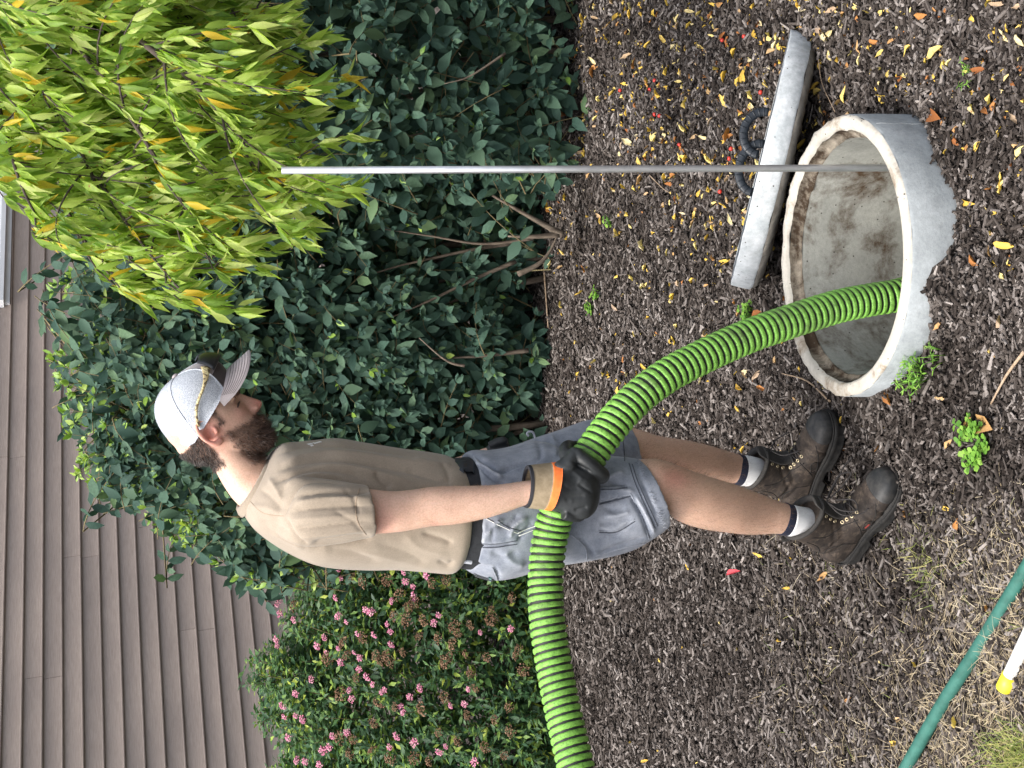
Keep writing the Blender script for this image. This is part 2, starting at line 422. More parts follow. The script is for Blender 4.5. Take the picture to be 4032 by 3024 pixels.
for i, (r, z) in enumerate(prof):
    q = rg.normal(0, 1, nl); q = (q+np.roll(q, 1)+np.roll(q, -1))/3*(.0024 if i in (1, 4) else .0007)
    if i == 5: q = q*3.2
    for k in range(nl): V2.append(lid_pt(r+q[k], 2*math.pi*k/nl, z+q[k]))
for i in range(len(prof)-1):
    for k in range(nl): F2.append((i*nl+k, i*nl+(k+1) % nl, (i+1)*nl+(k+1) % nl, (i+1)*nl+k))
F2.append(tuple(range(nl)))
part('slab', V2, F2, m_lid, lid)
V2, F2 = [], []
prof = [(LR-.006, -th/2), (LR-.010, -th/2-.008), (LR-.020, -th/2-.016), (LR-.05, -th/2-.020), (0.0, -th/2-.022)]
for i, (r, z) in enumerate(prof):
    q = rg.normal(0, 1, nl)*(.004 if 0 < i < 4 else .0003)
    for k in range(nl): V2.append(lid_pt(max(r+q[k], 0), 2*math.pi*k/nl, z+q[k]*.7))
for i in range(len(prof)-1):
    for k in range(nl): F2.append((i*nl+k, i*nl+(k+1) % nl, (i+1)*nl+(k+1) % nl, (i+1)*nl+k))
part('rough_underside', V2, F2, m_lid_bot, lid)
m_blackp = M('black_plastic', (.012, .016, .022), .45, (.022, .028, .036), 30, .1, 120, spec=.5)
def handle(cx, rx, rz, yoff, z0):
    pts = [LC + ex*(cx+rx*math.cos(t)) + ey*yoff + ez*(th/2+z0+rz*math.sin(t)) for t in np.linspace(math.pi*1.02, -.02*math.pi, 26)]
    mbh = MB(); mbh.tube(pts, [(.006, .0125)]*len(pts), 10)
    for i in range(1, len(pts)-1, 2):
        mbh.tube([pts[i]-(pts[i+1]-pts[i-1]).normalized()*.0013, pts[i]+(pts[i+1]-pts[i-1]).normalized()*.0013], [(.0075, .014)]*2, 10)
    o = mbh.obj('handle', m_blackp, lid); return o
handle(.012, .062, .052, -LR*.62, .012); handle(-.085, .070, .050, -LR*.60, .004)

# ------------------------------------------------------------------ galvanised tube standing in the riser
mt, nt, N, L, b = newmat('galvanised'); vec = coords(nt, (1, 1, .25))
n = noise(nt, 60, 5, .7, vec); r = ramp(nt, [(.3, (.46, .47, .48)), (.7, (.66, .67, .68))]); L.new(n.outputs[0], r.inputs[0])
L.new(r.outputs[0], b.inputs['Base Color']); b.inputs['Metallic'].default_value = .8; b.inputs['Roughness'].default_value = .36
bump(nt, n.outputs[0], .1, .001, b); m_galv = mt
PT = at(1108, 671, 3.62); PB0 = at(3475, 661, 3.50); PB = PB0 + (PB0-PT).normalized()*.75
dirp = (PT-PB).normalized(); rp_ = .0088
mbt = MB(); v_, f_ = tube([PB, PB0, (PB0+PT)/2, PT], rp_, 20, False); mbt.add(v_, f_)
v2, f2 = tube([PT, PT-dirp*.04], rp_-.0015, 20, False); mbt.add(v2, [tuple(reversed(q)) for q in f2])
nb = len(mbt.v)-40
mbt.f += [((60+k), 60+(k+1) % 20, nb+(k+1) % 20, nb+k) for k in range(20)]
o = mbt.obj('metal_tube', m_galv, None, label='slender galvanised metal tube standing upright in the open riser', cat='metal tube')

# ------------------------------------------------------------------ green suction hose
HR = .0425
mt, nt, N, L, b = newmat('hose_green'); vec = coords(nt)
n = noise(nt, 75, 6, .75, vec); r = ramp(nt, [(.30, (.07, .155, .024)), (.47, (.17, .39, .058)), (.72, (.25, .52, .095))]); L.new(n.outputs[0], r.inputs[0])
n2 = noise(nt, 220, 3, .7, vec); r2 = ramp(nt, [(.30, (.35, .38, .3)), (.46, (1, 1, 1))]); L.new(n2.outputs[0], r2.inputs[0])
n5 = noise(nt, 9, 6, .75, vec); r5 = ramp(nt, [(.50, (0, 0, 0)), (.68, (.75, .75, .75))]); L.new(n5.outputs[0], r5.inputs[0])
L.new(mixc(nt, r5.outputs[0], mixc(nt, 1.0, r.outputs[0], r2.outputs[0], 'MULTIPLY'), (.085, .11, .045)), b.inputs['Base Color'])
b.inputs['Roughness'].default_value = .58; b.inputs['Specular IOR Level'].default_value = .45
bump(nt, n.outputs[0], .3, .001, b); m_hose = mt
m_hoseblk = M('hose_black', (.008, .008, .008), .6, (.02, .02, .02), 60, .2, 150)
HP = [at(2330, 3260, 3.24), at(2268, 3024, 3.30), at(2190, 2670, 3.38), at(2152, 2416, 3.42), at(2152, 2230, 3.44), at(2176, 2075, 3.44), at(2232, 1925, 3.42),
      at(2352, 1752, 3.42)]
def rgn(x, y): return 2200+x/1.4747, 1000+y/1.4747
for (x, y), Yh in zip([(390, 900), (600, 725), (850, 590), (1100, 478), (1350, 390), (1600, 310), (1800, 268), (1965, 240)], [3.43, 3.44, 3.46, 3.48, 3.50, 3.52, 3.53, 3.53]):
    HP.append(at(*rgn(x, y), Yh))
last = HP[-1]; HP += [last+Vector((.03, .005, -.13)), last+Vector((.045, .02, -.40)), last+Vector((.05, .03, -.62))]
hp = spline([tuple(p) for p in HP], 14); hp = resample(hp, .0019)
hose = empty('suction_hose', tuple(HP[9]), label='bright green corrugated suction hose with black spiral grooves held by the man', cat='hose')
pts, T, Nn = frames(hp); na = 40; pitch = .0187
Vh = np.zeros((len(pts), na, 3)); Vb = np.zeros((len(pts), na, 3))
arc = np.r_[0, np.cumsum(np.linalg.norm(np.diff(np.array(hp), axis=0), axis=1))]
ang = 2*np.pi*np.arange(na)/na
for i, p in enumerate(pts):
    B = T[i].cross(Nn[i]); ph = (arc[i]/pitch - ang/(2*np.pi)) % 1.0
    e = np.abs(ph-.5)*2            # 0 on the crown of the band, 1 in the groove
    rr = HR*(1+.008*math.sin(arc[i]*9)) - .0046*np.clip((e-.56)/.13, 0, 1)**1.3 - .0016*e**2
    Vh[i] = np.array(p)[None] + rr[:, None]*(np.cos(ang)[:, None]*np.array(Nn[i])[None] + np.sin(ang)[:, None]*np.array(B)[None])
    Vb[i] = np.array(p)[None] + (HR-.0042)*(np.cos(ang)[:, None]*np.array(Nn[i])[None] + np.sin(ang)[:, None]*np.array(B)[None])
ni = len(pts); i_, k_ = np.meshgrid(np.arange(ni-1), np.arange(na), indexing='ij')
a = i_*na+k_; bq = i_*na+(k_+1) % na; fq = np.stack([a, bq, bq+na, a+na], -1).reshape(-1, 4)
o = link('spiral_band', np_mesh('spiral_band', Vh.reshape(-1, 3), fq, m_hose, True), hose)
st = slice(None, None, 5); Vb5 = Vb[st]; n5 = len(Vb5); i_, k_ = np.meshgrid(np.arange(n5-1), np.arange(na), indexing='ij')
a = i_*na+k_; bq = i_*na+(k_+1) % na; fq5 = np.stack([a, bq, bq+na, a+na], -1).reshape(-1, 4)
link('hose_wall', np_mesh('hose_wall', Vb5.reshape(-1, 3), fq5, m_hoseblk, True), hose)

# ------------------------------------------------------------------ things lying at the lawn edge
m_gh = M('garden_hose', (.015, .088, .066), .65, (.03, .135, .105), 25, .2, 90)
g1, g2 = atz(3562, 3030, .032), atz(4032, 2255, .032); gd = (g2-g1)
ghp = spline([tuple(g1-gd*1.2+Vector((-.05, .1, 0))), tuple(g1-gd*.3), tuple(g1), tuple(g1+gd*.33+Vector((.004, .003, 0))), tuple(g1+gd*.66), tuple(g2), tuple(g2+gd*.6), tuple(g2+gd*1.4+Vector((.1, 0, 0)))], 10)
ghp = [Vector(p) for p in ghp]
for p in ghp: p.z = .032
v_, f_ = tube(ghp, .0162, 18)
part('garden_hose', v_, f_, m_gh, None, label='dull green garden hose lying across the dry grass', cat='garden hose')
m_pvc = M('white_pipe', (.72, .72, .70), .4, (.80, .80, .78), 20, .05, 60); m_yel = M('yellow_cap', (.78, .62, .02), .45, (.85, .70, .05), 30, .1, 80)
wa, wb = atz(3952, 2712, .042), atz(4040, 2525, .042); wdv = (wb-wa).normalized()
pole = empty('white_pole', tuple(wa), label='white plastic pole with a yellow end cap lying in the grass', cat='pole')
v_, f_ = tube([wa+wdv*.045, wa+wdv*.9], .0162, 20); part('shaft', v_, f_, m_pvc, pole)
v_, f_ = tube([wa, wa+wdv*.002, wa+wdv*.046], [.0165, .018, .018], 20); part('end_cap', v_, f_, m_yel, pole)
mbs = MB(); mbs.box(wa-wdv*.0005+Vector((0, 0, .003)), (.009, .003, .010), Matrix.Rotation(math.atan2(wdv.y, wdv.x)+math.pi/2, 3, 'Z')); mbs.obj('slot', M('dark_slot', (.10, .08, .01), .8), pole, False)
# ------------------------------------------------------------------ the man
def fuse(name, mb, voxel, smooth=4):
    "joins overlapping closed shapes into one continuous skin"
    me = mesh_of(name+'_tmp', mb.v, mb.f, None, False)
    bm = bmesh.new(); bm.from_mesh(me); bmesh.ops.recalc_face_normals(bm, faces=bm.faces); bm.to_mesh(me); bm.free()
    o = bpy.data.objects.new(name+'_tmp', me); COL.objects.link(o)
    r = o.modifiers.new('r', 'REMESH'); r.mode = 'VOXEL'; r.voxel_size = voxel; r.adaptivity = 0
    s = o.modifiers.new('s', 'SMOOTH'); s.factor = .5; s.iterations = smooth
    dg = bpy.context.evaluated_depsgraph_get(); ev = o.evaluated_get(dg)
    out = bpy.data.meshes.new_from_object(ev)
    bpy.data.objects.remove(o); bpy.data.meshes.remove(me)
    out.name = name; out.shade_smooth(); return out
def vco(me):
    a = np.empty(len(me.vertices)*3, np.float32); me.vertices.foreach_get('co', a); return a.reshape(-1, 3).astype(float)
def vno(me):
    a = np.empty(len(me.vertices)*3, np.float32); me.vertices.foreach_get('normal', a); return a.reshape(-1, 3).astype(float)
def setco(me, a): me.vertices.foreach_set('co', np.ascontiguousarray(a, np.float32).ravel()); me.update()
def sec(f, bk, Y, hw=None, ratio=None, pw=2.2):
    "one cross-section: front and back edge as seen in the photo, distance Y, half width hw in depth"
    P, Q = at(*f, Y), at(*bk, Y); a = (P-Q)/2
    h = hw if hw is not None else a.length*ratio
    return [*((P+Q)/2), *a, 0, h, 0, pw]
def loft(mb, secs, m=6, n=40, recess=(0, 0)):
    S = spline(secs, m); V2, F2 = [], []
    for s in S:
        c, a, b_, pw = Vector(s[:3]), Vector(s[3:6]), Vector(s[6:9]), s[9]
        for k in range(n):
            t = 2*math.pi*k/n; ct, st_ = math.cos(t), math.sin(t)
            V2.append(c + a*(math.copysign(abs(ct)**(2/pw), ct)) + b_*(math.copysign(abs(st_)**(2/pw), st_)))
    R_ = len(S)
    for i in range(R_-1):
        for k in range(n): F2.append((i*n+k, i*n+(k+1) % n, (i+1)*n+(k+1) % n, (i+1)*n+k))
    # ends: the edge turns inward and down so an opening reads as an opening
    for end, rc in ((0, recess[0]), (R_-1, recess[1])):
        c = Vector(S[end][:3]); nb = end+1 if end == 0 else end-1
        inn = (Vector(S[nb][:3])-c).normalized(); base = end*n; b0 = len(V2)
        if rc:
            for sc, dp in ((.93, .001), (.88, rc)):
                for k in range(n): V2.append(c + (V2[base+k]-c)*sc + inn*dp)
            rows = [base, b0, b0+n]
            for r0, r1 in zip(rows[:-1], rows[1:]):
                for k in range(n): F2.append((r0+k, r0+(k+1) % n, r1+(k+1) % n, r1+k))
            base = b0+n; c = c+inn*rc
        V2.append(c); ci = len(V2)-1
        for k in range(n): F2.append((base+k, base+(k+1) % n, ci))
    mb.add(V2, F2)
def bvh_of(me): 
    co = vco(me); return BVHTree.FromPolygons([Vector(c) for c in co], [tuple(p.vertices) for p in me.polygons])
def hit(bv, ox, oy):
    d = Vector(ray(ox, oy)).normalized(); r = bv.ray_cast(Vector(Cc), d)
    return (r[0], r[1]) if r[0] is not None else (None, None)
def ribbon(mb, bv, pts, w, lift=.0012, m=6, thick=.0012):
    "a flat strip lying on a surface along a line of the photo"
    out = []
    for q in spline(pts, m):
        p, nn = hit(bv, q[0], q[1])
        if p is not None: out.append((p, nn if nn.dot(Vector(ray(q[0], q[1]))) < 0 else -nn))
    if len(out) < 2: return
    V2, F2 = [], []
    for i, (p, nn) in enumerate(out):
        t = (out[min(i+1, len(out)-1)][0]-out[max(i-1, 0)][0]).normalized(); s = t.cross(nn).normalized()
        V2 += [p-s*w/2-nn*.001, p-s*w/2*.8+nn*(lift+thick), p+s*w/2*.8+nn*(lift+thick), p+s*w/2-nn*.001]
    for i in range(len(out)-1):
        for k in range(3): F2.append((i*4+k, i*4+k+1, i*4+k+5, i*4+k+4))
    mb.add(V2, F2)
def folds(me, lines, only_front=True):
    "real folds pushed into the cloth: (line in the photo, height m, half width in photo px)"
    co = vco(me); no = vno(me); vx, vy, Z = proj_np(co); P = np.stack([vx, vy], 1)
    face = -np.einsum('ij,ij->i', no, (co-Cc)/np.linalg.norm(co-Cc, axis=1)[:, None])
    fw = np.clip(face*2.5, 0, 1) if only_front else 1.0
    disp = np.zeros(len(co))
    for pts, amp, w in lines:
        L_ = np.array(spline(pts, 6)); best = np.full(len(co), 1e9); tt = np.zeros(len(co))
        ns = len(L_)-1
        for i in range(ns):
            a, d = L_[i], L_[i+1]-L_[i]; l2 = d@d+1e-9
            t = np.clip(((P-a)@d)/l2, 0, 1); q = np.hypot(*(P-(a+t[:, None]*d)).T)
            u = q < best; best[u] = q[u]; tt[u] = (i+t[u])/ns
        tap = np.clip(np.minimum(tt, 1-tt)*6, 0.12, 1)
        disp += amp*tap*np.exp(-(best/w)**1.35)
    setco(me, co + no*(disp*fw)[:, None])
def wob(me, amp, scale, seed):
    co = vco(me); no = vno(me); rg = np.random.default_rng(seed); s = np.zeros(len(co))
    for k in range(9):
        d = rg.normal(0, 1, 3); d /= np.linalg.norm(d); s += np.sin(co@d*scale*rg.uniform(.6, 1.7)+rg.uniform(0, 6.28))
    setco(me, co+no*(amp*s/3)[:, None])
def r1(x, y): return (600+x*.6027, 1300+y*.6027)
def r2(x, y): return (1700+x/1.8433, 1600+y/1.8433)
def r3(x, y): return (2700+x/2.074, 1500+y/2.074)

YT = 3.66
man = empty('person', (-.33, 3.80, 0), label='bearded man in tan T-shirt, grey cargo shorts and cap looking down at the riser', cat='person')

# ---- head frame: nose tilted down towards the hole
EAR = at(838, 1686, YT-.075); HPH = math.radians(53); HYAW = math.radians(-4)
HO = Vector((EAR.x, YT, EAR.z))
HRm = Matrix.Rotation(HYAW, 3, 'Z') @ Matrix.Rotation(HPH, 3, 'Y')
def hd(x, y, z): return HO + HRm @ Vector((x, y, z))
def head_local(co): return (co-np.array(HO)) @ np.array(HRm)
body = MB()
hs = [(-.113, .070, .030, .020), (-.108, .085, .012, .036), (-.099, .093, -.005, .046), (-.088, .095, -.022, .054), (-.075, .096, -.040, .060), (-.058, .100, -.060, .064),
      (-.040, .098, -.078, .067), (-.020, .096, -.088, .070), (0, .094, -.094, .0725), (.018, .093, -.092, .0735), (.036, .098, -.094, .074), (.056, .097, -.090, .072),
      (.08, .086, -.084, .067), (.102, .062, -.062, .052), (.115, .030, -.035, .030), (.119, .005, -.010, .010)]
loft(body, [[*hd((f+b_)/2, 0, z), *(HRm@Vector(((f-b_)/2, 0, 0))), *(HRm@Vector((0, hw, 0))), 2.15] for z, f, b_, hw in hs], 4, 48)
# nose
loft(body, [[*hd(x, 0, z), *(HRm@Vector((dx, 0, 0))), *(HRm@Vector((0, hw, 0))), 2] for x, z, dx, hw in
            [(.088, .036, .010, .008), (.092, .018, .013, .0085), (.096, .000, .019, .0105), (.099, -.015, .026, .013), (.100, -.026, .030, .0155), (.098, -.034, .026, .0150), (.094, -.040, .016, .010)]], 4, 24)
for s in (-1, 1):
    body.tube([hd(.100, s*.012, -.022), hd(.110, s*.0135, -.028), hd(.112, s*.010, -.034)], [.006, .0085, .005], 10)          # wings
    body.tube([hd(.078, s*.050, .028), hd(.092, s*.032, .032), hd(.100, s*.012, .029)], [.008, .010, .008], 10)                  # brow
    # ear: helix, lobe and bowl
    ep = [hd(-.010+.019*math.cos(t)-.004*math.sin(t), s*(.078+.010*max(0, -math.cos(t))), .003+.033*math.sin(t)) for t in np.linspace(math.radians(35), math.radians(300), 18)]
    body.tube(ep, [.0042]*4+[.0048]*8+[.0060, .0075, .0085, .0085, .0075, .006], 10)
    body.tube([hd(-.018, s*.070, .004), hd(-.012, s*.0765, .002)], [(.024, .016), (.022, .014)], 16)
    body.tube([hd(.004, s*.072, .006), hd(.006, s*.079, .000), hd(.003, s*.078, -.012)], [.005, .005, .006], 8)
body.tube([hd(.098, -.022, -.060), hd(.106, 0, -.058), hd(.098, .022, -.060)], [.006, .0075, .006], 10)
body.tube([hd(.096, -.02, -.071), hd(.105, 0, -.072), hd(.096, .02, -.071)], [.006, .008, .006], 10)
# neck and trunk
loft(body, [sec((930, 1700), (790, 1780), YT, .058), sec((975, 1762), (838, 1838), YT, .060), sec((1020, 1790), (880, 1912), YT, .061), sec((1062, 1822), (925, 1975), YT, .066), sec((1120, 1840), (1000, 2040), YT, .10)], 5)
loft(body, [sec((1060, 1840), (1020, 2040), YT, .12), sec((1200, 1780), (1200, 2180), YT, .16), sec((1450, 1790), (1450, 2200), YT, .15), sec((1720, 1820), (1720, 2200), YT, .145), sec((1950, 1830), (1950, 2180), YT, .15), sec((2120, 1850), (2120, 2150), YT, .14)], 4)
def arm(pts, Ys, rat=.86): loft(body, [sec(f, b_, y, None, rat) for (f, b_), y in zip(pts, Ys)], 5, 32)
arm([((1140, 1935), (1140, 2090)), ((1300, 1918), (1300, 2105)), ((1455, 1926), (1468, 2102)), ((1545, 1934), (1560, 2096)), ((1622, 1928), (1625, 2086)), ((1700, 1917), (1700, 2072)), ((1800, 1913), (1800, 2064)),
     ((1917, 1911), (1917, 2040)), ((2000, 1903), (2000, 2014)), ((2074, 1893), (2078, 1988)), ((2170, 1885), (2170, 1985))], [3.50, 3.46, 3.445, 3.44, 3.44, 3.435, 3.43, 3.42, 3.415, 3.41, 3.40])
arm([((1140, 1880), (1140, 2030)), ((1350, 1850), (1350, 2010)), ((1600, 1850), (1600, 1990)), ((1800, 1800), (1800, 1910)), ((1920, 1760), (1920, 1850))], [3.83, 3.86, 3.87, 3.86, 3.84])
# legs
loft(body, [sec((2050, 1870), (2050, 2180), 3.58, .085), sec((2300, 1835), (2330, 2100), 3.55, .082), sec((2460, 1815), (2500, 2040), 3.53, .072), sec((2560, 1806), (2572, 2002), 3.51, .062), sec((2622, 1815), (2622, 2012), 3.515, .058), sec((2700, 1845), (2677, 2054), 3.53, .060),
            sec((2790, 1876), (2765, 2083), 3.545, .062), sec((2893, 1907), (2870, 2098), 3.565, .058), sec((2975, 1937), (2940, 2105), 3.585, .050), sec((3040, 1963), (3005, 2104), 3.597, .043), sec((3103, 1985), (3071, 2103), 3.605, .039), sec((3230, 2015), (3200, 2125), 3.64, .034)], 5, 36)
loft(body, [sec((2050, 1780), (2050, 2050), 3.75, .085), sec((2300, 1700), (2300, 1930), 3.765, .08), sec((2470, 1683), (2470, 1868), 3.79, .068), sec((2595, 1716), (2585, 1878), 3.80, .057), sec((2704, 1733), (2690, 1893), 3.83, .058), sec((2796, 1755), (2780, 1897), 3.86, .056),
            sec((2850, 1772), (2840, 1900), 3.88, .048), sec((2912, 1790), (2895, 1905), 3.90, .040), sec((3050, 1835), (3030, 1940), 3.94, .035)], 5, 36)
me_body = fuse('body', body, .0039, 3)
# eye sockets, eyelids, temples
co = vco(me_body); no = vno(me_body); hl = head_local(co); dsp = np.zeros(len(co))
def gz(c, r): return np.exp(-(((hl-np.array(c))/np.array(r))**2).sum(1))
for s in (-1, 1):
    dsp += -.0075*gz((.092, s*.032, .012), (.016, .015, .010))
    dsp += .0045*gz((.086, s*.032, .010), (.014, .012, .0065))
    dsp += -.003*gz((.07, s*.062, .03), (.02, .02, .02)) - .003*gz((-.012, s*.083, .002), (.008, .02, .012))
    dsp += .0030*gz((.078, s*.046, -.010), (.020, .018, .014))
    dsp += -.0022*gz((.098, s*.019, -.040), (.01, .006, .014))
dsp += -.0025*gz((.10, 0, .026), (.014, .014, .006))
near = np.abs(hl).max(1) < .2
setco(me_body, co+no*(dsp*near)[:, None])
co = vco(me_body); hl = head_local(co); near = (np.abs(hl).max(1) < .22)
fl = np.zeros(len(co))
def gz(c, r): return np.exp(-(((hl-np.array(c))/np.array(r))**2).sum(1))*near
for s in (-1, 1): fl += .85*gz((-.012, s*.085, .0), (.035, .03, .045)) + .35*gz((.08, s*.05, -.012), (.03, .03, .02))
fl += .9*gz((.125, 0, -.026), (.03, .025, .022))
vx, vy, Z = proj_np(co)
fl += .45*np.exp(-((vx-2660)/60)**2-((vy-1880)/50)**2) + .35*np.exp(-((vx-1500)/60)**2-((vy-2050)/70)**2) + .25*np.exp(-((vx-1720)/30)**2-((vy-2070)/30)**2)
leg = np.clip((vx-2440)/120, 0, 1)*(vx < 3300)
at1 = me_body.attributes.new('flush', 'FLOAT', 'POINT'); at1.data.foreach_set('value', np.clip(fl, 0, 1).astype(np.float32))
at2 = me_body.attributes.new('leg', 'FLOAT', 'POINT'); at2.data.foreach_set('value', leg.astype(np.float32))
mt, nt, N, L, b = newmat('skin')
def attr(nt, nm):
    a_ = nt.nodes.new('ShaderNodeAttribute'); a_.attribute_name = nm; return a_.outputs['Fac']
vec = coords(nt); n = noise(nt, 14, 5, .6, vec); r = ramp(nt, [(.3, (.54, .345, .255)), (.7, (.65, .44, .335))]); L.new(n.outputs[0], r.inputs[0])
c1 = mixc(nt, attr(nt, 'leg'), r.outputs[0], (.57, .365, .265))
c1 = mixc(nt, attr(nt, 'flush'), c1, (.62, .235, .19))
c1 = mixc(nt, attr(nt, 'stubble'), c1, (.10, .060, .045))
n3 = noise(nt, 260, 3, .6, vec); r3_ = ramp(nt, [(.3, (.86, .84, .82)), (.62, (1.05, 1.05, 1.05))]); L.new(n3.outputs[0], r3_.inputs[0])
L.new(mixc(nt, 1.0, c1, r3_.outputs[0], 'MULTIPLY'), b.inputs['Base Color'])
b.inputs['Roughness'].default_value = .52; b.inputs['Specular IOR Level'].default_value = .35
b.inputs['Subsurface Weight'].default_value = .15; b.inputs['Subsurface Radius'].default_value = (.01, .004, .002); b.inputs['Subsurface Scale'].default_value = .8
bump(nt, n3.outputs[0], .15, .0008, b); m_skin = mt
me_body.materials.append(m_skin)
o_body = link('body', me_body, man)
bv_body = bvh_of(me_body)

# ---- hairs: thin tapered blades
def strands(name, roots, normals, dirs, length, width, mat, parent, droop=.0, jit=.35, seg=3, seed=3):
    rg = np.random.default_rng(seed); n_ = len(roots); roots = np.asarray(roots); dirs = np.asarray(dirs); normals = np.asarray(normals)
    d = dirs+rg.normal(0, jit, dirs.shape); d /= np.linalg.norm(d, axis=1)[:, None]
    ln_ = (length*(.6+.8*rg.random(n_)))[:, None] if not hasattr(length, '__len__') else (np.asarray(length)*(.7+.6*rg.random(n_)))[:, None]
    side = np.cross(d, rg.normal(0, 1, d.shape)); side /= np.linalg.norm(side, axis=1)[:, None]
    rows = []
    for k in range(seg+1):
        t = k/seg; p = roots + d*ln_*t + normals*(.15*ln_*t*(1-t)) + np.array([0, 0, -1.0])*droop*ln_*t*t
        w_ = width*(1-t*.9)
        rows.append(np.stack([p-side*w_, p+side*w_], 1))
    V2 = np.stack(rows, 1).reshape(n_, -1, 3); k2 = (seg+1)*2
    f0 = np.array([(2*k, 2*k+1, 2*k+3, 2*k+2) for k in range(seg)])
    F2 = (f0[None]+k2*np.arange(n_)[:, None, None]).reshape(-1, 4)
    return link(name, np_mesh(name, V2.reshape(-1, 3), F2, mat, True), parent)
def hairmat(name, c1, c2, rough=.45):
    mt, nt, N, L, b = newmat(name); r = ramp(nt, [(0, c1), (1, c2)]); L.new(rand01(nt), r.inputs[0]); L.new(r.outputs[0], b.inputs['Base Color'])
    b.inputs['Roughness'].default_value = rough; return mt
m_beard = hairmat('beard_hair', (.026, .016, .012), (.115, .062, .038)); m_hair = hairmat('head_hair', (.018, .014, .012), (.07, .052, .042))
m_beard_core = M('beard_core', (.022, .013, .010), .9, (.05, .028, .02), 200, .6, 300, .003)
no = vno(me_body); hl = head_local(co); hn = no @ np.array(HRm)
x, y, z = hl.T; ay = np.abs(y)
beard_w = np.clip((.030-(z+.028)-.62*np.clip(.055-x, 0, 1)*(z > -.07))/.012, 0, 1)      # below a line from mouth corner up to the ear
line = -.012-.36*np.clip(x-.012, 0, .06)                                                # upper edge of the beard on the cheek
beard_w = np.clip((line-z)/.012, 0, 1)*np.clip((x-.010)/.012, 0, 1)*np.clip((z+.135)/.010, 0, 1)
mous = np.clip(1.6-np.abs(z+.049)/.009, 0, 1)*(x > .084)*(ay < .036)
lips = np.clip(1-np.abs(z+.065)/.004, 0, 1)*(x > .096)*(ay < .020)
beard_w = np.where((x > .094) & (ay < .026) & (z > -.058), 0, beard_w); beard_w = np.maximum(beard_w, mous)*(1-lips)*near
neckcut = np.clip((x-(-.004)-.75*np.clip(-.095-z, 0, .1))/.02, 0, 1); beard_w *= neckcut
idx = np.nonzero(rng.random(len(co)) < np.clip(beard_w, 0, 1)*1.0)[0]
idx = np.concatenate([idx, rng.choice(idx, 5200)])
jt = rng.normal(0, .0016, (len(idx), 3))
dl = np.stack([.55+0*idx, .25*np.sign(y[idx]), -1.0+0*idx], 1); dl = dl*.8 + hn[idx]*.75; dl /= np.linalg.norm(dl, axis=1)[:, None]
full = np.clip((-.055-z[idx])/.04, 0, 1)*np.clip((x[idx]-.02)/.05, 0, 1)
lenb = .005+.010*full+.004*rng.random(len(idx))
strands('beard', co[idx]+jt, no[idx], dl @ np.array(HRm).T, lenb, .00042, m_beard, man, droop=.1, jit=.33)
# soft inner mass of the beard, under the hairs
bc = MB()
loft(bc, [[*hd(cx_, 0, z_), *(HRm@Vector((dx_, 0, 0))), *(HRm@Vector((0, hw_, 0))), 2.2] for cx_, z_, dx_, hw_ in
          [(.070, -.068, .022, .042), (.071, -.084, .030, .045), (.073, -.099, .031, .042), (.074, -.110, .026, .034), (.073, -.118, .013, .017)]], 4, 28)
mbc = fuse('beard_base', bc, .004, 3); mbc.materials.append(m_beard_core); link('beard_base', mbc, man)
cb = vco(mbc); nb_ = vno(mbc); sel = rng.choice(len(cb), 5200)
dd = nb_[sel]*.7+(np.array([.5, 0, -.9]) @ np.array(HRm).T)[None]
strands('beard_tips', cb[sel]+rng.normal(0, .001, (len(sel), 3)), nb_[sel], dd/np.linalg.norm(dd, axis=1)[:, None], .0105, .00042, m_beard, man, jit=.32, seed=5)
# hair under the cap, sideburn, eyebrow, lashes
hw_ = (np.clip((-.022-x)/.01, 0, 1)*np.clip((z+.085+.5*np.clip(-.05-x, 0, .05))/.012, 0, 1)*np.clip((.06-z)/.01, 0, 1))
side = np.clip(1-np.abs(x-.026)/.012, 0, 1)*(z > -.004)*(z < .06)
cap_hide = 1.0
zbv = np.interp(x, [-.105, -.072, -.01, .052, .08, .112], [-.008, -.004, .019, .042, .058, .080])
hw_ = np.maximum(hw_, side)*near*(ay < .0795)*(z < zbv+.004)
idx = np.nonzero(rng.random(len(co)) < hw_*.95)[0]
idx = np.concatenate([idx, rng.choice(idx, 4200)])
dl = hn[idx]*.14+np.array([-.30, 0, -.95]); dl /= np.linalg.norm(dl, axis=1)[:, None]
strands('hair', co[idx]+rng.normal(0, .0016, (len(idx), 3)), no[idx], dl @ np.array(HRm).T, np.where(x[idx] > 0, .007, .010), .0004, m_hair, man, jit=.30, seed=6)
eb = np.clip(1-np.abs(z-.031-.10*(ay-.03))/.006, 0, 1)*(ay > .010)*(ay < .052)*(x > .06)*near
idx = np.nonzero(rng.random(len(co)) < eb)[0]; idx = np.concatenate([idx, rng.choice(idx, 1100)])
dl = np.stack([-.75+0*idx, .35*np.sign(y[idx]), .12+0*idx], 1)+hn[idx]*.25
strands('eyebrow', co[idx]+rng.normal(0, .001, (len(idx), 3)), no[idx], dl @ np.array(HRm).T, .010, .00035, m_hair, man, jit=.3, seed=8)
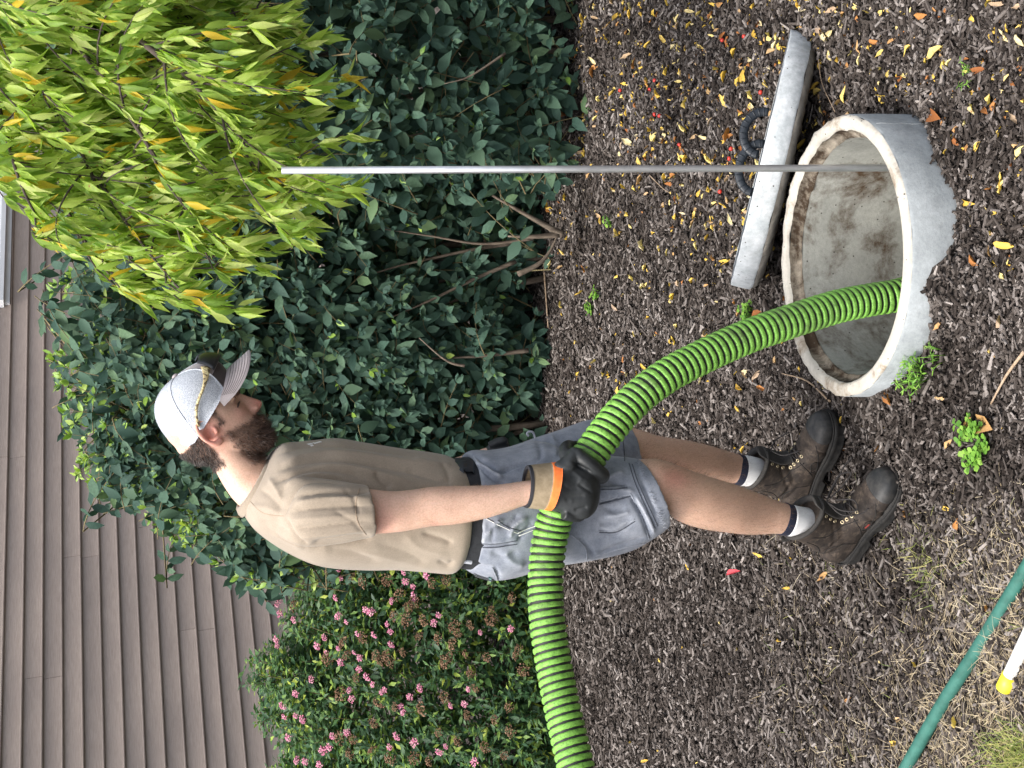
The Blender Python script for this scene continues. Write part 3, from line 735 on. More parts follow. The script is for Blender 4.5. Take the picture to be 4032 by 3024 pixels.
for s in (-1, 1):
    def snap(q, up): p, nn, _, _ = bv_body.find_nearest(hd(q[0], s*q[1], q[2])); return p+nn*up
    e = MB(); lp = [snap(q, .0006) for q in spline([(.097, .018, .009), (.098, .027, .0095), (.095, .036, .0085), (.087, .045, .0065), (.081, .050, .004)], 4)]
    e.tube(lp, list(np.interp(np.linspace(0, 1, len(lp)), [0, .3, .7, 1], [.0010, .0022, .0026, .0012])), 6); e.obj('eyelashes', m_hair, man)
    e = MB(); lp = [snap(q, .0001) for q in spline([(.098, .020, .0165), (.097, .030, .0185), (.092, .040, .017), (.084, .048, .013)], 4)]
    e.tube(lp, .0010, 6); e.obj('eyelid_crease_shade', M('eyelid_crease_shade', (.20, .105, .075), .7), man)  # dark brown tube stands in for shade in the upper lid fold
# leg hair
at3 = me_body.attributes.new('stubble', 'FLOAT', 'POINT'); at3.data.foreach_set('value', (np.clip(np.maximum(beard_w*.62, hw_*.8), 0, 1)).astype(np.float32))
legsel = np.nonzero((leg > .6) & (no[:, 1] < .35) & (rng.random(len(co)) < .95))[0]; legsel = rng.choice(legsel, min(6500, len(legsel)), replace=False)
dl = no[legsel]*.45+np.array([.15, 0, -1.0])
m_leghair = hairmat('leg_hair', (.08, .045, .026), (.24, .14, .08))
strands('leg_hair', co[legsel]+rng.normal(0, .002, (len(legsel), 3)), no[legsel], dl/np.linalg.norm(dl, axis=1)[:, None], .014, .00015, m_leghair, man, jit=.35, seed=9)
armsel = np.nonzero((vx > 1640) & (vx < 2060) & (vy > 1850) & (vy < 2090) & (no[:, 1] < .3) & (co[:, 1] < 3.5))[0]; armsel = rng.choice(armsel, min(900, len(armsel)), replace=False)
dl = no[armsel]*.4+np.array([.5, 0, -.9])
strands('arm_hair', co[armsel], no[armsel], dl/np.linalg.norm(dl, axis=1)[:, None], .010, .00015, hairmat('arm_hair', (.22, .13, .07), (.34, .22, .13)), man, jit=.4, seed=10)
# ---- T-shirt
def cloth(name, c1, c2, rough=.9, weave=900, wb=.25, worn=None, sc=18):
    mt, nt, N, L, b = newmat(name); vec = coords(nt)
    n = noise(nt, sc, 6, .65, vec); r = ramp(nt, [(.32, c1), (.68, c2)]); L.new(n.outputs[0], r.inputs[0]); col = r.outputs[0]
    n2 = noise(nt, weave*.35, 3, .7, vec); r2_ = ramp(nt, [(.3, (.86, .86, .86)), (.7, (1.1, 1.1, 1.1))]); L.new(n2.outputs[0], r2_.inputs[0])
    col = mixc(nt, 1.0, col, r2_.outputs[0], 'MULTIPLY')
    if worn:
        g = N.new('ShaderNodeNewGeometry'); rw = ramp(nt, [(.52, (0,0,0)), (.60, (1,1,1))]); L.new(g.outputs['Pointiness'], rw.inputs[0]); col = mixc(nt, rw.outputs[0], col, worn)
    L.new(col, b.inputs['Base Color']); b.inputs['Roughness'].default_value = rough; b.inputs['Specular IOR Level'].default_value = .2
    b.inputs['Sheen Weight'].default_value = .15
    bump(nt, n2.outputs[0], wb, .0008, b); return mt
m_shirt = cloth('tan_jersey', (.268, .222, .170), (.335, .282, .220), sc=9)
sh = MB()
loft(sh, [sec((1052, 1822), (944, 2004), YT, .078), sec((1060, 1800), (962, 2032), YT, .115), sec((1085, 1765), (1000, 2082), YT, .165), sec((1120, 1744), (1060, 2130), YT, .197), sec((1175, 1740), (1150, 2184), YT, .205), sec((1250, 1733), (1240, 2222), YT, .195), sec((1330, 1728), (1330, 2238), YT, .185),
          sec((1450, 1747), (1450, 2244), YT, .178), sec((1570, 1765), (1570, 2243), YT, .175), sec((1700, 1781), (1700, 2253), YT, .180), sec((1760, 1793), (1765, 2256), YT, .182), sec((1797, 1815), (1795, 2228), YT, .176)], 6, 64, (0, .02))
loft(sh, [sec((1085, 1905), (1070, 2085), 3.56, .065), sec((1130, 1885), (1125, 2125), 3.505, .072), sec((1200, 1880), (1205, 2150), 3.47, .074), sec((1320, 1890), (1335, 2138), 3.45, .074), sec((1410, 1905), (1420, 2122), 3.442, .073), sec((1447, 1908), (1472, 2112), 3.44, .071)], 6, 48, (0, .035))
loft(sh, [sec((1085, 1850), (1070, 2030), 3.77, .065), sec((1130, 1830), (1125, 2070), 3.82, .072), sec((1320, 1800), (1335, 2050), 3.86, .074), sec((1447, 1810), (1472, 2000), 3.87, .071)], 6, 40, (0, .03))
me_sh = fuse('t_shirt', sh, .0042, 4)
wob(me_sh, .0012, 26, 3)
F_sh = []
def fr(pts, amp, w): F_sh.append(([r1(*p) for p in pts], amp*1.15, w*.85))
fr([(1290, 1010), (1180, 992), (1060, 985), (960, 1020), (885, 1140), (868, 1215)], -.006, 9)      # armhole seam
fr([(868, 1215), (905, 1300), (960, 1370), (1030, 1415)], -.006, 9)
fr([(1010, 1412), (1150, 1405), (1320, 1380), (1440, 1345)], -.010, 16)
for pts, amp, w in [([(790, 1010), (900, 950), (1050, 915), (1250, 925), (1420, 985)], -.007, 13), ([(850, 1030), (950, 975), (1080, 945), (1230, 960)], .006, 12),
                    ([(800, 930), (950, 870), (1200, 850), (1500, 890), (1850, 960)], -.007, 17), ([(820, 880), (1000, 820), (1250, 800), (1600, 850), (1900, 900)], .006, 17),
                    ([(790, 820), (950, 770), (1150, 755), (1400, 780), (1700, 830)], -.004, 14), ([(1000, 895), (1250, 880), (1500, 940), (1750, 1010)], .005, 15),
                    ([(1450, 915), (1500, 990), (1560, 1030)], -.006, 14), ([(1650, 900), (1800, 960), (1960, 1010)], -.005, 14), ([(1700, 840), (1830, 870), (1960, 880)], .004, 14),
                    ([(1880, 860), (1930, 930), (1940, 1010)], -.004, 12),
                    # sleeve
                    ([(930, 1090), (1100, 1060), (1300, 1060), (1450, 1045)], -.007, 11), ([(920, 1130), (1120, 1100), (1450, 1095)], .006, 11), ([(890, 1190), (1100, 1160), (1450, 1145)], -.007, 11),
                    ([(890, 1240), (1100, 1225), (1450, 1195)], .005, 12), ([(920, 1300), (1100, 1285), (1450, 1240)], -.007, 10), ([(960, 1350), (1150, 1330), (1450, 1290)], .005, 11),
                    ([(1180, 1180), (1280, 1230), (1380, 1320)], -.003, 8),
                    ([(1250, 1030), (1320, 1110), (1350, 1210)], -.004, 8), ([(1040, 1390), (1200, 1365), (1400, 1340)], -.005, 9),
                    # yoke and back
                    ([(640, 1150), (760, 1160), (860, 1210)], .004, 14), ([(700, 1040), (780, 1100), (850, 1180)], -.004, 14), ([(760, 960), (820, 1050), (860, 1130)], .005, 14),
                    ([(700, 1250), (800, 1270), (900, 1330)], -.004, 14), ([(760, 1320), (880, 1370), (1000, 1430)], .004, 14),
                    ([(1450, 1390), (1650, 1450), (1800, 1540)], -.003, 26), ([(1650, 1330), (1750, 1420), (1960, 1480)], .003, 24), ([(1300, 1440), (1600, 1500), (1850, 1575)], .003, 22),
                    ([(1750, 1320), (1880, 1360), (1970, 1400)], -.005, 15), ([(1120, 1440), (1300, 1450), (1500, 1520)], -.004, 22), ([(1860, 1500), (1930, 1540), (1965, 1500)], -.005, 12)]:
    fr(pts, amp, w)
folds(me_sh, F_sh)
me_sh.materials.append(m_shirt); o_sh = link('t_shirt', me_sh, man); bv_sh = bvh_of(me_sh)
# collar rib
cr = MB(); rim_pts = []
c0, cA, cB = (at(1052, 1822, YT)+at(944, 2004, YT))/2, (at(1052, 1822, YT)-at(944, 2004, YT))/2, Vector((0, .078, 0))
cr_n = cA.cross(cB).normalized(); cr_n = cr_n if cr_n.z > 0 else -cr_n
loop = [c0+cA*math.cos(t)*1.02+cB*math.sin(t)*1.02 for t in np.linspace(0, 2*math.pi, 49)]
V2, F2 = [], []
for i, p in enumerate(loop):
    o_ = (p-c0).normalized(); V2 += [p+o_*.014-cr_n*.014, p+o_*.0125-cr_n*.004, p+o_*.004+cr_n*.006, p-o_*.003+cr_n*.007, p-o_*.004-cr_n*.010]
for i in range(48):
    for k in range(4): F2.append((i*5+k, i*5+k+1, i*5+k+6, i*5+k+5))
cr.add(V2, F2); cr.obj('collar', cloth('tan_rib', (.245, .20, .148), (.29, .242, .185)), o_sh)
st = MB()
ribbon(st, bv_sh, [r1(*p) for p in [(1352, 1035), (1330, 1120), (1330, 1200), (1350, 1270), (1395, 1335)]], .0022, .0002, 8, .0006)
ribbon(st, bv_sh, [r1(*p) for p in [(640, 1120), (700, 1180), (760, 1205), (860, 1215)]], .002, .0002, 8, .0005)
st.obj('stitching', cloth('tan_thread', (.27, .20, .14), (.32, .25, .18)), o_sh, kind='stuff')
lg = MB()
for k, (a_, b_) in enumerate([((1012, 748), (1042, 741)), ((1050, 741), (1062, 738)), ((1066, 738), (1100, 729)), ((1030, 756), (1050, 752))]):
    ribbon(lg, bv_sh, [r1(*a_), r1(*b_)], .008 if k != 1 else .011, .0006, 6, .0005)
lg.obj('chest_print', M('white_print', (.72, .72, .70), .8), o_sh)

# ---- shorts, belt
m_short = cloth('grey_twill', (.145, .165, .205), (.275, .295, .335), weave=1100, sc=26, worn=(.42, .44, .48))
so = MB()
loft(so, [sec((1842, 1782), (1838, 2246), YT, .170), sec((1870, 1772), (1880, 2268), YT, .178), sec((1930, 1770), (1945, 2282), YT, .182), sec((2010, 1757), (2020, 2268), YT, .184), sec((2090, 1738), (2110, 2240), YT, .18), sec((2160, 1745), (2180, 2215), YT, .165), sec((2230, 1790), (2240, 2150), YT, .12)], 6, 56, (.01, 0))
loft(so, [sec((2060, 1800), (2070, 2238), 3.59, .10), sec((2180, 1790), (2200, 2226), 3.575, .105), sec((2300, 1788), (2320, 2206), 3.555, .104), sec((2400, 1794), (2470, 2168), 3.54, .102), sec((2470, 1800), (2570, 2115), 3.53, .100), sec((2508, 1804), (2620, 2078), 3.525, .098)], 6, 48, (0, .05))
loft(so, [sec((2060, 1742), (2070, 2100), 3.74, .10), sec((2180, 1700), (2200, 2040), 3.75, .10), sec((2320, 1652), (2330, 1980), 3.765, .10), sec((2420, 1658), (2440, 1940), 3.78, .098), sec((2468, 1676), (2500, 1925), 3.79, .095)], 6, 48, (0, .04))
me_so = fuse('shorts', so, .0046, 4); wob(me_so, .0012, 30, 4)
F_so = []
def fs(pts, amp, w): F_so.append(([r2(*p) for p in pts], amp*1.35, w*.85))
for pts, amp, w in [([(300, 350), (400, 420), (480, 470), (600, 440)], -.008, 10), ([(300, 400), (420, 460), (520, 530)], .006, 12), ([(330, 420), (440, 520), (540, 560)], -.006, 10),
                    ([(480, 470), (650, 420), (800, 380)], -.006, 9), ([(760, 230), (790, 330), (780, 390)], -.005, 10), ([(860, 200), (900, 300), (890, 380)], .004, 12),
                    ([(640, 780), (560, 850), (470, 880)], -.006, 9), ([(700, 800), (600, 870), (560, 960)], .006, 10), ([(740, 830), (680, 900), (620, 990)], -.006, 9), ([(520, 820), (450, 860), (400, 950)], .005, 9),
                    ([(330, 850), (330, 960), (300, 1010)], -.004, 8), ([(380, 830), (390, 930), (370, 1000)], .004, 8), ([(430, 850), (440, 930), (430, 1000)], -.004, 7),
                    ([(1250, 560), (1320, 500), (1400, 480)], .006, 14), ([(1220, 500), (1330, 560), (1440, 590)], -.006, 13), ([(1200, 620), (1350, 600), (1480, 620)], .005, 14),
                    ([(1230, 720), (1330, 760), (1420, 740)], -.004, 13), ([(1210, 860), (1330, 840), (1460, 800)], -.006, 10), ([(1250, 800), (1350, 790), (1440, 760)], .004, 12),
                    ([(1440, 640), (1530, 800), (1590, 960)], -.009, 9), ([(1470, 640), (1560, 800), (1620, 930)], .005, 8), ([(1480, 430), (1560, 620), (1650, 820)], -.004, 8),
                    ([(1200, 900), (1330, 920), (1470, 830)], -.006, 7), ([(1200, 1080), (1380, 1010), (1560, 950)], -.006, 8), ([(1180, 700), (1300, 680), (1440, 640)], -.006, 8), ([(1060, 950), (1130, 1020), (1180, 1100)], -.006, 9),
                    ([(300, 1010), (450, 1015), (600, 990)], -.004, 7), ([(450, 1150), (480, 1230), (490, 1290)], -.006, 7), ([(300, 1130), (380, 1170), (450, 1170)], -.006, 8), ([(520, 1050), (580, 1120), (680, 1150)], .006, 20), ([(420, 1060), (520, 1090), (640, 1060)], -.005, 14)]:
    fs(pts, amp, w)
folds(me_so, F_so)
me_so.materials.append(m_short); o_so = link('shorts', me_so, man); bv_so = bvh_of(me_so)
m_seam = cloth('grey_seam', (.20, .22, .26), (.30, .32, .36), weave=700, sc=90); m_seamdk = cloth('dark_seam', (.045, .05, .065), (.09, .10, .12), weave=700, sc=120)
sm1 = MB(); sm2 = MB()
for pts in [[(1200, 695), (1300, 672), (1445, 635)], [(1445, 635), (1520, 800), (1585, 985)], [(1190, 1085), (1380, 1030), (1580, 985)], [(1195, 590), (1300, 590), (1410, 578)], [(1130, 1110), (1110, 1020), (1010, 930)],
            [(1210, 905), (1340, 900), (1470, 820)], [(480, 1300), (470, 1240), (440, 1170)], [(290, 850), (290, 950), (300, 1140)]]:
    ribbon(sm1, bv_so, [r2(*p) for p in pts], .004, .0004, 8, .001)
for pts in [[(1455, 420), (1500, 560), (1570, 720), (1640, 870)], [(1432, 415), (1478, 560), (1548, 725), (1620, 885)], [(300, 990), (450, 1000), (620, 975)], [(300, 1020), (450, 1025), (620, 1000)],
            [(1385, 230), (1395, 320), (1400, 400)], [(1225, 605), (1320, 602), (1420, 592)], [(1215, 915), (1345, 912), (1475, 835)], [(1215, 712), (1310, 690), (1440, 655)], [(480, 830), (560, 880), (650, 905)], [(690, 205), (800, 190), (900, 165), (1050, 115)]]:
    ribbon(sm2, bv_so, [r2(*p) for p in pts], .0026, .0003, 8, .0008)
sm1.obj('seam', m_seam, o_so, kind='stuff'); sm2.obj('stitching', m_seamdk, o_so, kind='stuff')
cd = MB()
for pts in [[(385, 810), (480, 860), (620, 922)], [(620, 922), (690, 890), (755, 868)], [(630, 940), (700, 912), (755, 890)]]:
    q = [hit(bv_so, *r2(*p))[0] for p in pts]; q = [Vector((p.x, p.y-.003, p.z)) for p in q if p]
    if len(q) > 1: cd.tube([Vector(v) for v in spline([tuple(v) for v in q], 6)], .0011, 6)
cd.obj('white_cord', M('white_cord', (.70, .70, .68), .9), o_so)
# label on the hip pocket and rough hem threads
pk = MB(); ribbon(pk, bv_so, [r2(*p) for p in [(375, 1235), (385, 1270), (395, 1300)]], .052, .002, 8, .002); pk.obj('pocket_patch', M('dark_patch', (.02, .024, .028), .8, (.05, .055, .06), 160), o_so)
pk = MB()
for k in range(5): ribbon(pk, bv_so, [r2(418+k*4, 1235+k*17), r2(432+k*4, 1245+k*17)], .004, .0045, 3, .0006)
pk.obj('pocket_print', M('teal_print', (.25, .42, .42), .8), o_so)
m_belt = M('black_webbing', (.010, .011, .014), .75, (.022, .024, .028), 120, .4, 300)
bl = MB(); loft(bl, [sec((1780, 1806), (1780, 2232), YT, .169), sec((1800, 1803), (1800, 2236), YT, .1695), sec((1835, 1800), (1832, 2240), YT, .1695), sec((1856, 1800), (1856, 2240), YT, .168)], 4, 56)
me_b = mesh_of('belt', bl.v, bl.f, m_belt); link('belt', me_b, man); bv_b = bvh_of(me_b)
bk = MB()
for pts, w in [([(232, 412), (232, 492)], .052), ([(220, 420), (220, 486)], .03)]: ribbon(bk, bv_b, [r2(*p) for p in pts], w, .004, 8, .004)
bk.obj('belt_buckle', m_blackp, man)
lp = MB(); ribbon(lp, bv_b, [r2(180, 1120), r2(240, 1122), r2(290, 1128)], .011, .003, 8, .002); lp.obj('belt_loop', m_short, man)
# loop of cloth at the fly
q = [at(*r2(*p), 3.62) for p in [(750, 230), (735, 190), (705, 185), (692, 200), (705, 215)]]
v_, f_ = tube([Vector(v) for v in spline([tuple(v) for v in q], 6)], .003, 8); part('waist_tab', v_, f_, m_seam, man)
rg = np.random.default_rng(12); fz = MB()
for k in range(60):
    t = rg.random(); pa = np.array(r2(1490+200*t+rg.normal(0, 4), 380+505*t)); p, nn = hit(bv_so, pa[0]-6, pa[1])
    if p is not None: fz.tube([p+nn*.001, p+nn*.002+Vector((rg.normal(0, .003), -.002, -.004-.006*rg.random())), p+nn*.003+Vector((rg.normal(0, .006), -.003, -.008-.008*rg.random()))], [.0005, .0004, .0002], 4)
fz.obj('frayed_threads', m_seam, o_so)

# ---- glove
m_rub = M('black_rubber', (.012, .014, .015), .5, (.024, .027, .028), 40, .35, 110, .002, spec=.45); m_suede = M('tan_suede', (.20, .155, .095), .95, (.29, .23, .15), 45, .3, 200)
m_org = M('orange_band', (.85, .17, .03), .75, (.92, .22, .05), 60, .2, 200); m_trim = M('black_trim', (.01, .01, .014), .8)
def shell(secs, name, mat, parent, th=.004, n=44, m=5):
    S = spline(secs, m); V2, F2 = [], []
    for lay in (0, 1):
        for s in S:
            c, a, b_ = Vector(s[:3]), Vector(s[3:6]), Vector(s[6:9])
            if lay: a = a*(1-th/a.length); b_ = b_*(1-th/b_.length)
            for k in range(n):
                t = 2*math.pi*k/n; V2.append(c+a*math.cos(t)*(1+.012*math.sin(3*t+1))+b_*math.sin(t))
    R_ = len(S)
    for lay in (0, 1):
        for i in range(R_-1):
            for k in range(n):
                b0 = lay*R_*n; q = (b0+i*n+k, b0+i*n+(k+1) % n, b0+(i+1)*n+(k+1) % n, b0+(i+1)*n+k); F2.append(q if lay else tuple(reversed(q)))
    for e in (0, R_-1):
        for k in range(n): F2.append((e*n+k, e*n+(k+1) % n, R_*n+e*n+(k+1) % n, R_*n+e*n+k))
    return part(name, V2, F2, mat, parent)
gl = empty('glove_group', tuple(at(2200, 1920, 3.40)))
gl.name = 'work_glove'; gl.parent = man; gl.matrix_parent_inverse = man.matrix_basis.inverted()
def gsec(t, hw): 
    f = np.array([2083, 1832])*(1-t)+np.array([2206, 1818])*t; b_ = np.array([2072, 2001])*(1-t)+np.array([2168, 2012])*t
    return sec(tuple(f), tuple(b_), 3.405-.012*t, hw)
shell([gsec(0, .044), gsec(.3, .046), gsec(.72, .048)], 'cuff', m_suede, gl)
shell([gsec(-.045, .045), gsec(0, .0455), gsec(.05, .046)], 'cuff_trim', m_trim, gl, .007)
shell([gsec(.70, .0495), gsec(.85, .050), gsec(.985, .050)], 'orange_band', m_org, gl, .006)
hg = MB()
loft(hg, [sec((2170, 1835), (2150, 2000), 3.393, .036), sec((2206, 1824), (2178, 2008), 3.390, .034), sec((2250, 1826), (2230, 2026), 3.383, .028), sec((2290, 1832), (2280, 2042), 3.378, .027), sec((2325, 1850), (2312, 2042), 3.378, .025), sec((2350, 1880), (2340, 2015), 3.384, .018), sec((2362, 1910), (2352, 1985), 3.39, .009)], 5, 40)
hpa = np.array(hp)
def hose_frame(ox, oy):
    vx_, vy_, _ = proj_np(hpa); i = int(np.argmin((vx_-ox)**2+(vy_-oy)**2)); t = Vector(hpa[min(i+4, len(hpa)-1)]-hpa[max(i-4, 0)]).normalized()
    e1 = Vector((0, -1, 0)); e1 = (e1-t*e1.dot(t)).normalized(); e2 = e1.cross(t); e2 = e2 if e2.z < 0 else -e2
    return Vector(hpa[i]), t, e1, e2
for (ox, oy), a0, a1, rr_ in [((2205, 1998), 0, 215, .0140), ((2228, 1948), 0, 222, .0150), ((2262, 1890), -5, 225, .0150)]:
    c, t, e1, e2 = hose_frame(ox, oy); R_ = HR+.010
    hg.tube([c+(e1*math.cos(a)+e2*math.sin(a))*R_ for a in np.radians(np.linspace(a0, a1, 14))], [rr_]*10+[rr_*.97, rr_*.92, rr_*.8, rr_*.5], 14)
c, t, e1, e2 = hose_frame(2312, 1812)          # forefinger, apart from the others, crossing the hose
R_ = HR+.010
fp = [at(2215, 1850, 3.376), at(2240, 1828, 3.372)]+[c+(e1*math.cos(a)+e2*math.sin(a))*R_+t*(-.012*math.cos(a*.6)) for a in np.radians(np.linspace(-48, 200, 15))]
hg.tube([Vector(v) for v in spline([tuple(v) for v in fp], 2)], [.017]*8+[.0175]*18+[.017, .016, .015, .014, .012, .010, .006], 14)
c, t, e1, e2 = hose_frame(2262, 1850)          # thumb over the top
fp = [at(2190, 1860, 3.388), at(2205, 1840, 3.378)]+[c+(e1*math.cos(a)+e2*math.sin(a))*(HR+.012)+t*.012*i for i, a in enumerate(np.radians(np.linspace(-50, -150, 6)))]
hg.tube([Vector(v) for v in spline([tuple(v) for v in fp], 2)], [.016]*9+[.0145, .013, .012, .010, .008, .006], 14)
me_g = fuse('glove_hand', hg, .0026, 6)
folds(me_g, [([r2(*p) for p in [(1020, 400), (1080, 440), (1160, 480)]], -.004, 6), ([r2(*p) for p in [(940, 560), (1000, 600), (1080, 590)]], -.002, 9), ([r2(*p) for p in [(960, 680), (1030, 660), (1120, 650)]], -.0025, 8), ([r2(*p) for p in [(1060, 560), (1120, 600), (1170, 630)]], -.003, 7), ([r2(*p) for p in [(1030, 760), (1090, 740), (1130, 730)]], -.003, 7), ([r2(*p) for p in [(1000, 440), (1060, 500), (1150, 560)]], .0025, 12)])
wob(me_g, .0007, 90, 9)
me_g.materials.append(m_rub); link('glove_hand', me_g, gl)
# the other glove, half hidden behind the shorts
g2_ = MB(); loft(g2_, [sec((1900, 1775), (1900, 1870), 3.845, .035), sec((1935, 1745), (1945, 1860), 3.84, .030), sec((1975, 1730), (1990, 1840), 3.83, .022), sec((2000, 1738), (2010, 1810), 3.825, .012)], 5, 28)
g2_.tube([at(1930, 1758, 3.83), at(1960, 1742, 3.82), at(1985, 1735, 3.815), at(2000, 1738, 3.81)], [.013, .013, .012, .006], 12)
me_g2 = fuse('far_glove', g2_, .003, 5); me_g2.materials.append(m_rub); gl2 = link('work_glove', me_g2, man); me_g2.name = 'work_glove'
# ---- socks and boots
m_sock = M('white_sock', (.62, .62, .61), .95, (.74, .74, .73), 60, .5, 400, .001, stretch=(1, 1, .15)); m_navy = M('navy_band', (.010, .013, .03), .95)
shell([sec((3098, 1980), (3066, 2107), 3.605, .042), sec((3112, 1985), (3082, 2110), 3.607, .0425), sec((3126, 1990), (3098, 2113), 3.61, .043)], 'sock_band', m_navy, man, .004)
shell([sec((3122, 1989), (3094, 2112), 3.608, .0425), sec((3160, 1996), (3140, 2117), 3.615, .042), sec((3215, 2003), (3195, 2128), 3.63, .041)], 'sock', m_sock, man, .004)
shell([sec((2906, 1786), (2886, 1908), 3.90, .043), sec((2918, 1789), (2898, 1911), 3.902, .0435), sec((2932, 1793), (2912, 1914), 3.905, .044)], 'sock_band', m_navy, man, .004)
shell([sec((2928, 1792), (2908, 1913), 3.904, .0435), sec((2960, 1797), (2950, 1918), 3.91, .043), sec((3010, 1810), (3000, 1930), 3.925, .042)], 'sock', m_sock, man, .004)
mt, nt, N, L, b = newmat('boot_leather'); vec = coords(nt)
n = noise(nt, 22, 7, .7, vec, .4); r = ramp(nt, [(.28, (.012, .010, .009)), (.5, (.034, .026, .021)), (.72, (.080, .060, .046))]); L.new(n.outputs[0], r.inputs[0])
n2 = noise(nt, 120, 5, .7, vec); r2n = ramp(nt, [(.3, (.8, .8, .8)), (.7, (1.15, 1.15, 1.15))]); L.new(n2.outputs[0], r2n.inputs[0])
nd = noise(nt, 48, 8, .8, vec, .6); rd = ramp(nt, [(.52, (0, 0, 0)), (.66, (.65, .65, .65))]); L.new(nd.outputs[0], rd.inputs[0])
L.new(mixc(nt, rd.outputs[0], mixc(nt, 1.0, r.outputs[0], r2n.outputs[0], 'MULTIPLY'), (.15, .115, .085)), b.inputs['Base Color']); b.inputs['Roughness'].default_value = .75; b.inputs['Specular IOR Level'].default_value = .3
bump(nt, n2.outputs[0], .35, .0015, b); m_boot = mt
m_toe = M('boot_rubber', (.010, .011, .012), .58, (.052, .049, .045), 34, .4, 120, .0015, detail=9, lo=.42, hi=.75); m_sole = M('boot_sole', (.010, .010, .010), .7, (.028, .026, .023), 50, .5, 120, .002)
m_lace = M('boot_lace', (.012, .010, .010), .8, (.035, .03, .028), 300); m_brass = M('brass_eyelet', (.62, .52, .34), .35, metallic=.9); m_pad = M('boot_collar', (.022, .020, .018), .8, (.04, .036, .032), 80, .4, 200)
m_bseam = M('boot_seam', (.008, .007, .006), .8)
def boot(name, heel, yaw, pitch, side, lace_out, label=None):
    bt = empty(name, tuple(heel)); bt.parent = man; bt.matrix_parent_inverse = man.matrix_basis.inverted()
    Rb = Matrix.Rotation(yaw, 3, 'Z') @ Matrix.Rotation(pitch, 3, 'Y')
    def B(x, y, z): return Vector(heel) + Rb @ Vector((x, y, z))
    X_, Y_, Z_ = (Rb @ Vector(v) for v in ((1, 0, 0), (0, 1, 0), (0, 0, 1)))
    def s_x(x, zc, hz, hw, pw=2.3): return [*B(x, 0, zc), *(Z_*hz), *(Y_*hw), pw]
    def s_z(z, cx_, hl_, hw, tilt=0, pw=2.2):
        a = (X_+Z_*tilt); return [*B(cx_, 0, z), *(a*hl_), *(Y_*hw), pw]
    up = MB()
    foot = [s_x(.006, .062, .026, .020), s_x(.02, .064, .038, .032), s_x(.06, .070, .046, .0375), s_x(.11, .074, .052, .038), s_x(.15, .072, .050, .041), s_x(.19, .064, .041, .047), s_x(.225, .058, .034, .0505), s_x(.26, .055, .030, .0495), s_x(.29, .053, .027, .043), s_x(.31, .050, .022, .033), s_x(.322, .046, .012, .016)]
    loft(up, foot, 5, 36)
    loft(up, [s_z(.04, .075, .066, .036), s_z(.08, .086, .068, .0375, -.1), s_z(.11, .096, .063, .038, -.2), s_z(.14, .108, .058, .039, -.3), s_z(.165, .119, .056, .041, -.36), s_z(.190, .131, .056, .044, -.4), s_z(.212, .142, .056, .046, -.42)], 5, 40, (0, .02))
    me = fuse('upper', up, .0034, 4)
    # creases over the vamp and ankle
    co_ = vco(me); no_ = vno(me); lc = (co_-np.array(heel)) @ np.array(Rb); d_ = np.zeros(len(co_))
    for (x0, z0, sl, amp, w_) in [(.215, .09, .5, -.0026, .005), (.232, .085, .3, .0022, .006), (.245, .08, .4, -.0022, .004), (.075, .115, -.3, -.003, .006), (.06, .13, -.25, .003, .007), (.05, .10, -.35, -.003, .006), (.12, .125, .5, -.0025, .006)]:
        q = (lc[:, 0]-x0)-sl*(lc[:, 2]-z0) if x0 > .2 else (lc[:, 2]-z0)-sl*(lc[:, 0]-x0)
        d_ += amp*np.exp(-(q/w_)**2)*np.exp(-((lc[:, 0]-x0)/.05)**2)
    setco(me, co_+no_*d_[:, None]); me.materials.append(m_boot); link('upper', me, bt); bv = bvh_of(me)
    def onto(x, y, z, dirl):
        p0 = B(x, y, z); d0 = Rb @ Vector(dirl).normalized(); r_ = bv.ray_cast(p0-d0*.2, d0); return (r_[0], r_[1]) if r_[0] else (p0, -d0)
    def seam(pts, dirl, rad, mat, nm):
        q = [onto(*p, dirl) for p in [tuple(v) for v in spline(pts, 6)]]; mbq = MB(); mbq.tube([p+n_*rad*.35 for p, n_ in q], rad, 6); return mbq
    # toe cap
    tc = MB(); loft(tc, [s_x(.266, .0540, .0308, .0508), s_x(.280, .0530, .0300, .0490, 2.5), s_x(.297, .0510, .0285, .0440, 2.6), s_x(.313, .0480, .0245, .0350, 2.6), s_x(.323, .0455, .0180, .0230, 2.4), s_x(.3285, .043, .0080, .010)], 6, 40)
    tc.obj('toe_cap', m_toe, bt)
    # sole: welt, wedge and lugs
    ol = [(.0, .0), (.004, .020), (.03, .036), (.08, .037), (.13, .037), (.18, .046), (.22, .053), (.26, .054), (.295, .047), (.318, .030), (.330, .0)]
    ol = [tuple(v) for v in spline(ol, 5)]; out = ol+[(x_, -y_) for x_, y_ in reversed(ol[1:-1])]; n_ = len(out)
    sl_ = MB(); V2, F2 = [], []
    prof = [(0.0, .985, 0), (.004, 1.0, .001), (.018, .985, 0), (.022, 1.02, .002), (.028, 1.045, .003), (.034, 1.04, .003), (.036, 1.0, 0)]
    for zz, sc_, _ in prof:
        for k, (x_, y_) in enumerate(out):
            zz2 = zz
            if zz < .02 and .10 < x_ < .155: zz2 = max(zz, .012)
            lug = (1-.035*((k//2) % 2)) if zz < .019 else 1
            V2.append(B(.163+(x_-.163)*(1+(sc_-1)*.35)*(lug if zz < .019 else 1), y_*sc_*lug, zz2))
    for i in range(len(prof)-1):
        for k in range(n_): F2.append((i*n_+k, i*n_+(k+1) % n_, (i+1)*n_+(k+1) % n_, (i+1)*n_+k))
    F2 += [tuple(reversed(range(n_))), tuple((len(prof)-1)*n_+k for k in range(n_))]
    sl_.add(V2, F2); sl_.obj('sole', m_sole, bt)
